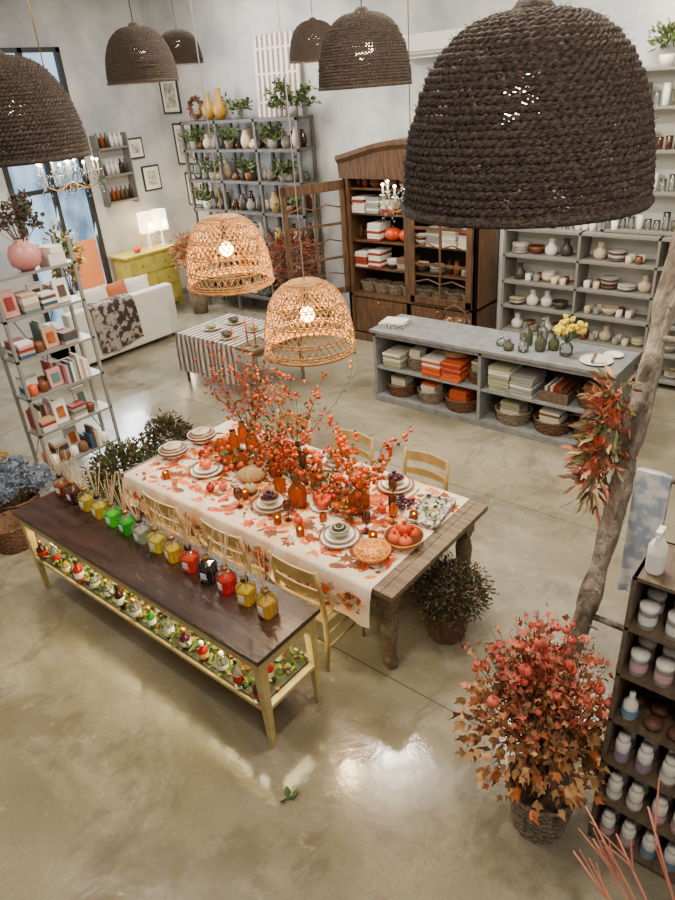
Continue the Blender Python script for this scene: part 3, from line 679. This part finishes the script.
dkd=mat('dark_dish',(70,62,54),.4)
def dishes(name,X,zs,yr,seed):
    m=MB(name)
    for z in zs:
        y=yr[1]-.13
        while y>yr[0]+.1:
            if all(abs(y-(q+.015))>.12 for q in ys):
                k=rnd.randrange(6); c=(X+U(-.04,.04),y,z)
                if k==0:
                    for i in range(rnd.randrange(5,11)): plate(m,(c[0],c[1],z+i*.012),.11,pick([white,cr2,lin_s,brownc]))
                elif k==1:
                    for i in range(4): bowl(m,(c[0],c[1],z+i*.022),.09,.06,pick([white,cr2,gstripe]))
                elif k==2: bowl(m,c,.11,.10,pick([white,cr2,lin_s,brownc,dkd]))
                elif k==3: m.lathe([(.06,0),(.08,.04),(.08,.1),(.04,.14),(.035,.18),(.045,.21)],c,pick([white,cr2,white,dkd]),14)
                elif k==4:
                    for q in(-.06,.06):
                        for xx in(-.06,.05): m.lathe([(.035,0),(.04,.01),(.04,.09),(.036,.09),(.035,.01)],(c[0]+xx,y+q,z),pick([white,lin_s,cr2,brownc]),12)
                else:
                    for i in range(6): plate(m,(c[0],c[1],z+i*.012),.1,pick([white,cr2]))
                    bowl(m,(c[0],c[1],z+.09),.07,.05,pick([brownc,white,gstripe]))
            y-=U(.19,.23)
    m.build()
dishes('stacked_dishes',8.76,[.111,.451,.811,1.151,1.511],(-.6,4.2),1)
m=MB('glassware_collection')
for z in(1.886,2.326,2.776,3.226):
    for i in range(34):
        y=2.9-i*.10
        if min(abs(y-q) for q in(2.98,2.015,1.015,.015))>.06:
            h=U(.1,.24); m.lathe([(.03,0),(.036,.01),(.042,h),(.039,h)],(8.84,y,z),pick([clear,clear,oliveg,white,smoke]),10)
db=mat('dark_bottle',(30,34,26),.2)
for y in(4.1,3.95,3.8,3.65): bottlev(m,8.76,y,.3,.045,db,1.851)
for i in range(8): m.lathe([(.03,0),(.036,.01),(.042,.14),(.039,.14)],(8.76,3.5-i*.09,1.851),pick([clear,white]),10)
m.build()
m=MB('potted_plant'); m.lathe([(.06,0),(.08,.12),(.07,.12)],(8.83,2.55,3.606),white,14); bush(m,(8.83,2.55,3.85),(.1,.2,.16),160,.09,.035,[green,olive],-.2,0); m.build()
m=MB('wooden_stool'); sx,sy=7.75,4.5
m.lathe([(0,.44),(.2,.44),(.2,.47),(0,.47)],(sx,sy,0),chairwood,20)
for q in range(4): an=q*pi/2+.4; m.tube([(sx+.2*math.cos(an),sy+.2*math.sin(an),0),(sx+.14*math.cos(an),sy+.14*math.sin(an),.44)],.02,chairwood,8)
m.build()
m=MB('wicker_hamper'); basket(m,(sx,sy,.471),.15,.2,.28,wick); m.tube([(sx,sy-.2,.74),(sx,sy-.14,.92),(sx,sy,.99),(sx,sy+.14,.92),(sx,sy+.2,.74)],.012,wick,6); 
for i in range(20): m.sph((sx+U(-.12,.12),sy+U(-.12,.12),.72+U(0,.05)),.035,pick([brownleaf,tan,wick]),8,6)
m.build()
# ---------------------------------------------------------------- armoire
m=MB('armoire'); X0,X1,Y0,Y1=8.3,8.96,4.5,6.75; ZA=2.62
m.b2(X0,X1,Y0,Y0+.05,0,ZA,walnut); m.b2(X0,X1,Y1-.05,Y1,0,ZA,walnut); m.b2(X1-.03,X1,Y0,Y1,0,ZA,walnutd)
m.b2(X0-.02,X1,Y0-.02,Y1+.02,0,.12,walnut); m.b2(X0,X1,Y0,Y1,.72,.76,walnut)
for z in(1.15,1.55,1.95,2.3): m.b2(X0+.06,X1-.03,Y0+.05,Y1-.05,z,z+.025,walnut)
ym=(Y0+Y1)/2
m.b2(X0,X0+.06,ym-.05,ym+.05,.76,2.45,walnut); m.b2(X0,X0+.06,Y0,Y0+.09,.12,ZA,walnut); m.b2(X0,X0+.06,Y1-.09,Y1,.12,ZA,walnut)
for i in range(2):
    ya=Y0+.1+i*1.06; m.b2(X0+.005,X0+.03,ya,ya+.98,.15,.7,walnut); m.b2(X0-.01,X0+.006,ya+.08,ya+.90,.24,.62,walnut); m.sph((X0-.02,ya+.5,.66),.018,brass,8,6)
n=20; vs=[];fs=[]
for i in range(n+1):
    y=Y0-.06+(Y1-Y0+.12)*i/n; zz=ZA+.10+.20*math.sin(pi*i/n)**1.2
    vs+= [(X0-.07,y,zz+.06),(X0-.07,y,zz),(X0-.02,y,zz-.06),(X0-.0,y,ZA-.16),(X1,y,ZA-.16),(X1,y,zz+.06)]
for i in range(n):
    for k in range(6): fs.append((i*6+k,i*6+(k+1)%6,(i+1)*6+(k+1)%6,(i+1)*6+k))
fs+=[tuple(range(5,-1,-1)),tuple(n*6+k for k in range(6))]
m.add(vs,fs,walnut)
def ldoor(M):
    m.T=M; w,h=1.0,1.68
    m.b2(0,.03,0,.08,0,h,walnut); m.b2(0,.03,w-.08,w,0,h,walnut); m.b2(0,.03,0,w,0,.1,walnut); m.b2(0,.03,0,w,h-.14,h,walnut)
    for z in(.55,1.05): 
        m.b2(.005,.025,.08,w-.08,z,z+.04,walnut)
    m.b2(.008,.022,w/2-.015,w/2+.015,.1,h-.14,walnut)
    for z in(.3,.8,1.3): m.tube([(.015,.08,z),(.015,w*.3,z+.06),(.015,w*.5,z),(.015,w*.7,z+.06),(.015,w-.08,z)],.012,walnut,5)
    m.T=None
ldoor(Matrix.Translation((X0-.035,Y0+.06,.77)))
ldoor(Matrix.Translation((X0-.01,Y1-.04,.77))@Matrix.Rotation(math.radians(62),4,'Z'))
m.build(.003)
m=MB('armoire_linens_and_dishes')
for z in(.77,1.177,1.577,1.977,2.327):
    y=4.70
    while y<6.6:
        q=rnd.random(); st_=.26
        if z==1.577 and 5.7<y<6.0: pumpkin(m,(8.5,y,z),.14,orange2)
        elif z==.77: basket(m,(8.55,y,z),.11,.13,.14,wickg)
        elif q<.45 and z<2.3: folded(m,8.5,y,z,.3,.22,rnd.randrange(5,8),pick([[lin_w,lin_s],[lin_w,cr2],[lin_s,lin_b],[lin_w,lin_w,lin_red]]),.037)
        elif q<.62:
            for j in(-.06,.06): m.lathe([(.03,0),(.05,.04),(.05,.12),(.025,.16),(.03,.2)],(8.48,y+j,z),pick([white,lin_s,brownc,amber,smoke,clear]),12)
        elif q<.82:
            for i in range(8): plate(m,(8.48,y,z+i*.014),.11,pick([white,cr2,lin_s]))
        else:
            for i in range(3): bowl(m,(8.48,y,z+i*.03),.10,.07,pick([white,brownc,cr2,dkd]))
        y+=st_
m.build(.003)
# ---------------------------------------------------------------- back open shelf with plants
m=MB('open_shelf_unit'); X0,X1,Y0,Y1=8.52,8.92,7.75,10.55
for y in(Y0,8.68,9.62,Y1-.05):
    for x in(X0,X1-.05): m.b2(x,x+.05,y,y+.05,0,3.3,openg)
lz=[.3,.8,1.3,1.8,2.3,2.8,3.25]
for z in lz: m.b2(X0,X1,Y0,Y1,z,z+.045,openg)
m.build()
m=MB('assorted_pots')
for z in lz[:-1]:
    for xx in(8.64,8.8):
        y=Y0+.16
        while y<Y1-.1:
            if min(abs(y-q-.025) for q in(8.68,9.62))>.1:
                r=U(.05,.1);h=U(.1,.34)
                m.lathe([(r*.6,0),(r,h*.3),(r*.9,h*.6),(r*.45,h*.85),(r*.5,h),(r*.4,h)],(xx,y,z+.046),pick([white,cr2,brownc,straw,gstripe,clear,lin_s,amber,dkd,smoke,dkd,wickg,dkgreen,dkd]),12)
            y+=U(.17,.23)
m.build()
for (y,z,r,n,x) in((7.98,3.296,.46,420,8.72),(8.35,2.846,.26,180,8.6),(9.2,3.296,.26,180,8.72),(9.9,2.346,.28,180,8.6),(10.3,2.846,.26,180,8.6),(8.2,2.346,.26,180,8.6),(9.2,1.346,.24,140,8.6),(9.0,2.346,.24,140,8.6),(8.1,1.846,.24,140,8.6),(9.4,2.846,.26,160,8.6),(10.2,1.846,.24,140,8.6)):
    m=MB('potted_houseplant'); m.lathe([(.06,0),(.085,.14),(.075,.14),(.06,.1)],(x-.02,y,z),pick([brownc,white,lin_s,wickg]),14)
    for i in range(12): 
        an=U(0,6.3); e=Vector((x-.05+.1*math.cos(an),y+r*math.sin(an)*1.1,z+.14+U(.0,r*.9))); m.tube([(x-.02,y,z+.1),(Vector((x,y,z+.1))+e)/2+Vector((0,0,.06)),e],.003,stem,3)
        for k in range(n//12): m.leaf(e+(Vector((x,y,z+.14))-e)*U(0,.7)+rdir()*.04,rdir(-.5),.09,.035,pick([green,olive,green,dkgreen]))
    m.build()
m=MB('dried_flower_bush'); bush(m,(8.05,7.68,1.25),(.35,.5,.5),1500,.07,.03,[brownleaf,brownleaf,redleaf,rust],-.6); m.lathe([(.16,0),(.2,.3),(.14,.7),(.16,.75)],(8.05,7.68,0),wickg,16)
for i in range(40): d=rdir(0); m.tube([(8.05,7.68,.7),Vector((8.05,7.68,1.2))+d*.4],.004,stem,3)
m.build()
must=mat('mustard',(176,134,44),.4)
for y,h in((9.95,.42),(9.66,.48)):
    m=MB('gourd_vase'); m.lathe([(.05,0),(.12,.1),(.13,.2),(.05,h*.7),(.05,h)],(8.72,y,3.296),must,16); m.build()
m=MB('decorative_wreath'); 
for i in range(300): an=U(0,6.3); m.leaf((8.72+U(-.04,.04),10.28+.15*math.cos(an),3.50+.15*math.sin(an)),rdir(),.06,.025,pick([brownleaf,brownleaf,rust]))
m.tube([(8.72,10.28+.15*math.cos(q*.4),3.50+.15*math.sin(q*.4)) for q in range(16)],.03,brownleaf,6,closed=True); m.build()
sc_=mat('canvas_stripe',(150,116,108),.8)
m=MB('striped_canvas')
m.T=Matrix.Translation((8.85,8.40,3.296))@Matrix.Rotation(.06,4,'Y')
m.b2(-.02,.02,-.47,.47,0,1.15,whitem)
for i in range(17):
    if i%2: m.b2(-.024,-.0205,-.47+i*.94/17,-.47+(i+.85)*.94/17,0,1.15,sc_)
for z in(.2,.6,.95): m.b2(-.026,-.0245,-.47,.47,z,z+.03,whitem)
m.build()
m=MB('air_conditioner'); m.b2(8.8,9.0,5.0,6.0,3.92,4.2,whitem); m.b2(8.79,8.8,5.02,5.98,3.94,3.97,lin_s); m.b2(8.76,8.80,5.02,5.98,4.0,4.17,whitem); m.build(.012)
art=mat('botanical_print',(214,208,194),.8,(130,126,106),14)
def pic(name,c,w,h):
    m=MB(name); m.T=Matrix.Translation(c)
    t=.03; f=frame
    m.b2(-.02,.01,-w/2,w/2,-h/2,-h/2+t,f); m.b2(-.02,.01,-w/2,w/2,h/2-t,h/2,f); m.b2(-.02,.01,-w/2,-w/2+t,-h/2,h/2,f); m.b2(-.02,.01,w/2-t,w/2,-h/2,h/2,f)
    m.b2(-.008,.008,-w/2+t,w/2-t,-h/2+t,h/2-t,whitem); m.b2(-.012,-.008,-w/2+.1,w/2-.1,-h/2+.1,h/2-.1,art); m.build()
pic('framed_picture',(8.985,11.25,3.72),.5,.6); pic('framed_picture',(8.985,11.05,2.9),.55,.72); pic('framed_picture',(8.985,10.95,2.1),.5,.6)
for x,z,w,h in((8.3,2.9,.36,.36),(8.55,2.35,.4,.45)):
    m=MB('framed_picture'); m.b2(x-w/2,x+w/2,YL-.03,YL,z-h/2,z+h/2,frame); m.b2(x-w/2+.03,x+w/2-.03,YL-.034,YL-.03,z-h/2+.03,z+h/2-.03,whitem); m.b2(x-w/2+.1,x+w/2-.1,YL-.037,YL-.034,z-h/2+.1,z+h/2-.1,art); m.build()
m=MB('wall_shelf')
for z in(2.95,2.5,2.05): m.b2(7.4,8.05,YL-.2,YL,z,z+.03,metalg)
for x in(7.4,8.03): m.b2(x,x+.02,YL-.2,YL,2.0,3.2,metalg)
m.build()
m=MB('perfume_bottles')
for z in(2.98,2.53,2.08):
    for i in range(6): m.lathe([(.04,0),(.04,.15),(.015,.19),(.015,.24)],(7.48+i*.095,YL-.1,z+.001),pick([amber,brownc,white,smoke,dkd]),10)
m.build()
yc=mat('yellow_paint',(194,180,80),.5,(176,160,64),8)
m=MB('yellow_cabinet'); m.b2(7.25,8.35,11.1,11.6,.1,1.12,yc); m.b2(7.2,8.4,11.06,11.64,1.12,1.16,yc)
for i in range(3):
    for j in range(2): m.b2(7.3+j*.53,7.78+j*.53,11.08,11.1,.16+i*.32,.44+i*.32,yc); m.sph((7.54+j*.53,11.07,.3+i*.32),.018,brass,8,6)
for x in(7.3,8.3):
    for y in(11.15,11.55): m.b2(x-.03,x+.03,y-.03,y+.03,0,.1,yc)
m.build(.004)
shade=mat('lamp_shade',(255,240,215),.8,em=(255,226,180),es=4.5)
for x in(7.98,8.3):
    m=MB('table_lamp'); m.lathe([(.07,0),(.07,.02),(.015,.03),(.04,.1),(.015,.2),(.01,.32)],(x,11.35,1.161),white,14); m.lathe([(.15,.3),(.14,.66),(.135,.66),(.145,.3)],(x,11.35,1.161),shade,20,sharp=True); m.build()
    point((x,11.2,1.6),14,(1,.8,.55),.06)
m=MB('pumpkin'); pumpkin(m,(7.6,11.25,1.165),.08,orange2); m.build()
# ---------------------------------------------------------------- sofa
m=MB('sofa')
m.b2(5.0,7.0,9.55,9.75,.08,.92,offw); m.b2(5.0,7.0,9.75,10.45,.08,.42,offw); m.b2(5.0,5.2,9.55,10.45,.08,.66,offw); m.b2(6.8,7.0,9.55,10.45,.08,.66,offw)
m.b2(5.2,6.0,9.78,10.45,.42,.56,offw); m.b2(6.0,6.8,9.78,10.45,.42,.56,offw)
for x in(5.1,6.9):
    for y in(9.65,10.35): m.b2(x-.03,x+.03,y-.03,y+.03,0,.08,walnut)
so=m.build(.05); so.modifiers['bev'].segments=4
def pillow(c,s,mt,rz,rx):
    m=MB('throw_pillow')
    n=8;M=Matrix.Translation(c)@Matrix.Rotation(rz,4,'Z')@Matrix.Rotation(rx,4,'X'); 
    for sg in(1,-1):
        vs=[]
        for i in range(n+1):
            for j in range(n+1):
                a_,b_=i/n*2-1,j/n*2-1; q=((1-a_**4)*(1-b_**4))**.5; vs.append(M@Vector((a_*s/2*(1-.06*(1-b_*b_)),sg*.08*q,b_*s/2*(1-.06*(1-a_*a_)))))
        m.add(vs,[(i*(n+1)+j,i*(n+1)+j+1,(i+1)*(n+1)+j+1,(i+1)*(n+1)+j) for i in range(n) for j in range(n)],mt,True)
    m.build()
pillow((5.4,9.93,.84),.52,offw,.1,-.2); pillow((5.75,9.93,.86),.52,lin_w,-.1,-.2); pillow((6.15,9.93,.86),.5,mat('pillow_rust',(176,96,56),.9),.15,-.2); pillow((6.55,9.93,.86),.48,lin_w,-.2,-.2)
thr=mat('knit_throw',(52,40,38),.95,(150,138,126),11,lo=.45,hi=.55)
m=MB('knitted_throw'); vs=[];n=14
path=[(9.78,.93),(9.75,.945),(9.6,.945),(9.53,.925),(9.515,.8),(9.51,.6),(9.505,.42),(9.5,.2)]
for j,(y,z) in enumerate(path):
    for i in range(n+1): s_=i/n; vs.append((5.35+.8*s_+.05*j/7,y-.012*math.sin(s_*20)*(j>3),z-(.04*math.sin(s_*5) if j==7 else 0)))
m.add(vs,[(j*(n+1)+i,j*(n+1)+i+1,(j+1)*(n+1)+i+1,(j+1)*(n+1)+i) for j in range(7) for i in range(n)],thr,True); m.build()
m=MB('dried_sunflower_arrangement'); bush(m,(5.9,10.9,1.5),(.3,.3,.5),420,.12,.05,[olive,green,yellow,tan2],-.8,0); m.lathe([(.14,0),(.18,.4),(.1,.8),(.12,.85)],(5.9,10.9,0),amber,16)
for i in range(14): d=rdir(.2); m.tube([(5.9,10.9,.8),Vector((5.9,10.9,1.4))+d*.45],.006,stem,4)
m.build()
m=MB('dried_pampas_arrangement'); bush(m,(8.1,10.3,1.15),(.34,.34,.34),800,.12,.04,[tan,straw,rust,tan2],-.6,0); m.lathe([(.14,0),(.18,.3),(.12,.9),(.14,.92)],(8.1,10.3,0),wickg,16); m.build()
# ---------------------------------------------------------------- second table
m=MB('side_table'); m.b2(5.6,6.6,6.2,7.8,.71,.75,tablewood)
for x in(5.66,6.54):
    for y in(6.26,7.74): m.tube([(x,y,0),(x,y,.71)],[.022,.035],tablewood,8)
m.b2(5.66,6.54,6.24,6.27,.62,.71,tablewood); m.b2(5.66,6.54,7.73,7.76,.62,.71,tablewood); m.build(.004)
st1=mat('stripe_mauve',(116,84,84),.9); st2=mat('stripe_slate',(112,112,120),.9)
m=MB('plaid_tablecloth')
pp=[(5.57,.2),(5.573,.33),(5.576,.45),(5.58,.58),(5.585,.7),(5.595,.757),(5.8,.757),(6.0,.757),(6.2,.757),(6.4,.757),(6.6,.757)]
for i in range(26):
    y0=6.55+i*.047
    for k in range(len(pp)-1):
        mt_=(st1 if k%2 else st2) if i%2 else (lin_w if k%2 else cr2)
        vs=[(x-.015*math.sin(y*14)*(z<.7),y,z) for (x,z) in pp[k:k+2] for y in(y0,y0+.047)]
        m.add(vs,[(0,1,3,2)],mt_,True)
m.build()
for x,y in((5.8,6.9),(5.95,7.4),(6.2,6.8),(6.3,7.3),(6.1,6.36)):
    m=MB('bowl_on_plate'); plate(m,(x,y,.76),.14,cr2); bowl(m,(x,y,.775),.09,.06,pick([white,gstripe,dkd])); m.build()
for x,y in((5.75,6.3),(5.72,6.42)): m=MB('taper_candle'); m.lathe([(.04,0),(.01,.02),(.01,.1),(.02,.12)],(x,y,.751),brass,10); m.tube([(x,y,.87),(x,y,1.12)],.011,orange,8); m.build()
# ---------------------------------------------------------------- left metal shelf
m=MB('metal_bookshelf'); X0,X1,Y0,Y1=2.78,3.67,6.54,6.86
for x in(X0,X1-.03):
    for y in(Y0,Y1-.03): m.b2(x,x+.03,y,y+.03,0,2.55,metalg)
lz=[.25,.66,1.07,1.48,1.89,2.28]
for z in lz: m.b2(X0,X1,Y0,Y1,z,z+.025,metalg)
m.tube([(X0+.015,Y1-.01,.3),(X1-.015,Y1-.01,2.3)],.006,metalg,4); m.tube([(X1-.015,Y1-.01,.3),(X0+.015,Y1-.01,2.3)],.006,metalg,4)
m.build()
bc_=[mat('book_%d'%i,c,.6) for i,c in enumerate(((216,210,198),(50,78,100),(190,150,120),(140,44,46),(222,218,208),(84,64,54),(232,228,220),(166,156,144),(84,120,116),(204,150,146)))]
m=MB('books_and_gift_boxes')
for z in lz[:-1]:
    for yy in(6.62,6.77):
        x=X0+.06
        while x<X1-.17:
            k=rnd.randrange(4)
            if k==0:
                for i in range(rnd.randrange(3,7)): m.box((x+.085,yy,z+.027+.015+i*.031),(.16,.13,.028),pick(bc_),rz=U(-.06,.06))
                x+=.19
            elif k==1:
                for i in range(4): h=U(.18,.28); m.box((x+.015,yy,z+.026+h/2),(.028,.13,h),pick(bc_)); x+=.032
                x+=.02
            elif k==2:
                m.lathe([(.04,0),(.05,.02),(.05,.09),(.03,.11),(0,.115)],(x+.05,yy,z+.026),pick([white,lin_b,brownc,coral]),12); x+=.12
            else:
                h=U(.16,.26); m.box((x+.08,yy+.02,z+.03+h/2),(.15,.04,h),pick([bc_[0],bc_[4],bc_[6],bc_[2],bc_[9]]),rx=-.1); m.box((x+.08,yy-.006,z+.03+h/2),(.08,.008,h*.5),pick([bc_[3],rust,bc_[5],bc_[8]]),rx=-.1); x+=.18
m.build()
pink=mat('pink_vase',(204,134,130),.35)
m=MB('pink_vase'); c=(3.22,6.66,2.306); m.lathe([(.06,0),(.14,.06),(.155,.15),(.12,.24),(.05,.27),(.06,.30),(.05,.30)],c,pink,24)
for i in range(34):
    an=U(0,6.3); e=Vector(c)+Vector((U(.05,.26)*math.cos(an),U(.05,.26)*math.sin(an),U(.4,.66))); m.tube([(c[0],c[1],c[2]+.2),e],.003,stem,3)
    for k in range(14): m.leaf(e+rdir()*.05,rdir(),.06,.025,pick([brownleaf,dkgreen,purple,dkgreen]))
m.build()
m=MB('gift_boxes'); m.box((3.50,6.68,2.36),(.18,.22,.11),bc_[0]); m.box((3.50,6.68,2.45),(.16,.2,.06),bc_[4],rz=.2); m.build()
for c,r0,r1,h,mt in(((2.30,6.40,0),.2,.22,.25,wick),((2.02,5.98,0),.17,.2,.26,wick),((2.38,6.88,0),.16,.17,.5,straw)):
    m=MB('jute_basket'); basket(m,c,r0,r1,h,mt); m.build()
m=MB('hydrangea_bouquet'); 
for cx,cy,cz in((2.3,6.38,.42),(2.5,6.25,.40),(2.15,6.5,.46),(2.4,6.5,.48),(2.14,6.3,.42)):
    for i in range(300): d=rdir(-.4); m.leaf(Vector((cx,cy,cz))+d*U(.08,.15),d+rdir()*.6,.035,.03,blueh)
    m.sph((cx,cy,cz),.1,blueh,10,8); m.tube([(cx,cy,cz),(2.3,6.4,.1)],.006,green,4)
m.build()
# ---------------------------------------------------------------- chandeliers
def chand(name,c,R,z1):
    m=MB(name); c=Vector(c)
    m.tube([c+Vector((0,0,.35)),c+Vector((0,0,z1-c.z))],.006,brass,5); m.lathe([(0,-.12),(.04,-.08),(.02,0),(.05,.1),(.02,.2),(.03,.3),(0,.36)],c,clear,12)
    for k in range(8):
        an=2*pi*k/8; d=Vector((math.cos(an),math.sin(an),0)); e=c+d*R+Vector((0,0,.08))
        m.tube([c,c+d*R*.5+Vector((0,0,-.08)),c+d*R*.9+Vector((0,0,-.03)),e],.006,brass,5); m.lathe([(.0,0),(.035,.015),(.035,.02)],e,clear,10); m.tube([e,e+Vector((0,0,.09))],.009,white,6); m.sph(e+Vector((0,0,.11)),.015,bulbm,8,6)
        for j in range(8): m.sph(e+Vector((U(-.04,.04),U(-.04,.04),-.03-j*.025)),.012,clear,5,4)
        for j in range(9): q=j/9; m.sph(c+d*R*q+Vector((0,0,.3-.22*q-.1*math.sin(pi*q))),.012,clear,5,4)
    m.build()
chand('crystal_chandelier',(4.06,6.92,3.0),.3,ZC); chand('crystal_chandelier',(5.85,3.9,2.62),.28,ZC)
point((4.06,6.92,3.2),20,(1,.88,.7)); point((5.85,3.9,2.85),15,(1,.88,.7))
m=MB('fallen_leaf'); m.leaf((1.62,2.02,.01),(1,-.3,.1),.09,.05,green); m.leaf((1.62,2.02,.01),(.5,.6,.1),.08,.05,green); m.leaf((1.62,2.02,.01),(-.5,.4,.1),.06,.04,green); m.build()
# ---------------------------------------------------------------- lights
w=bpy.data.worlds.new('world'); bpy.context.scene.world=w; w.use_nodes=True
w.node_tree.nodes['Background'].inputs[0].default_value=(1,.97,.93,1); w.node_tree.nodes['Background'].inputs[1].default_value=.38
area((6.45,YL-.2,2.6),(5,5,0),1.4,3.6,360,(.92,.96,1),'window_light')
area((3.0,1.5,5.4),(3.2,1.7,0),.5,.5,175,(1,.89,.71))
area((5.3,4.0,5.4),(5.3,4.0,0),.5,.5,245,(1,.91,.75))
area((7.4,2.5,5.4),(8.3,2.5,0),1.0,1.2,190,(1,.93,.80))  # added to brighten the dish shelving, no fixture of its own
area((7.0,8.3,5.4),(7.6,8.3,0),1.4,1.4,180,(1,.94,.85))
area((1.0,5.2,5.4),(1.4,5.0,0),.5,.5,125,(1,.89,.71))
area((.2,-.6,5.3),(1.9,.9,3.4),.8,.8,85,(1,.90,.78))  # added fill above the camera for the near woven lamp, not a fixture
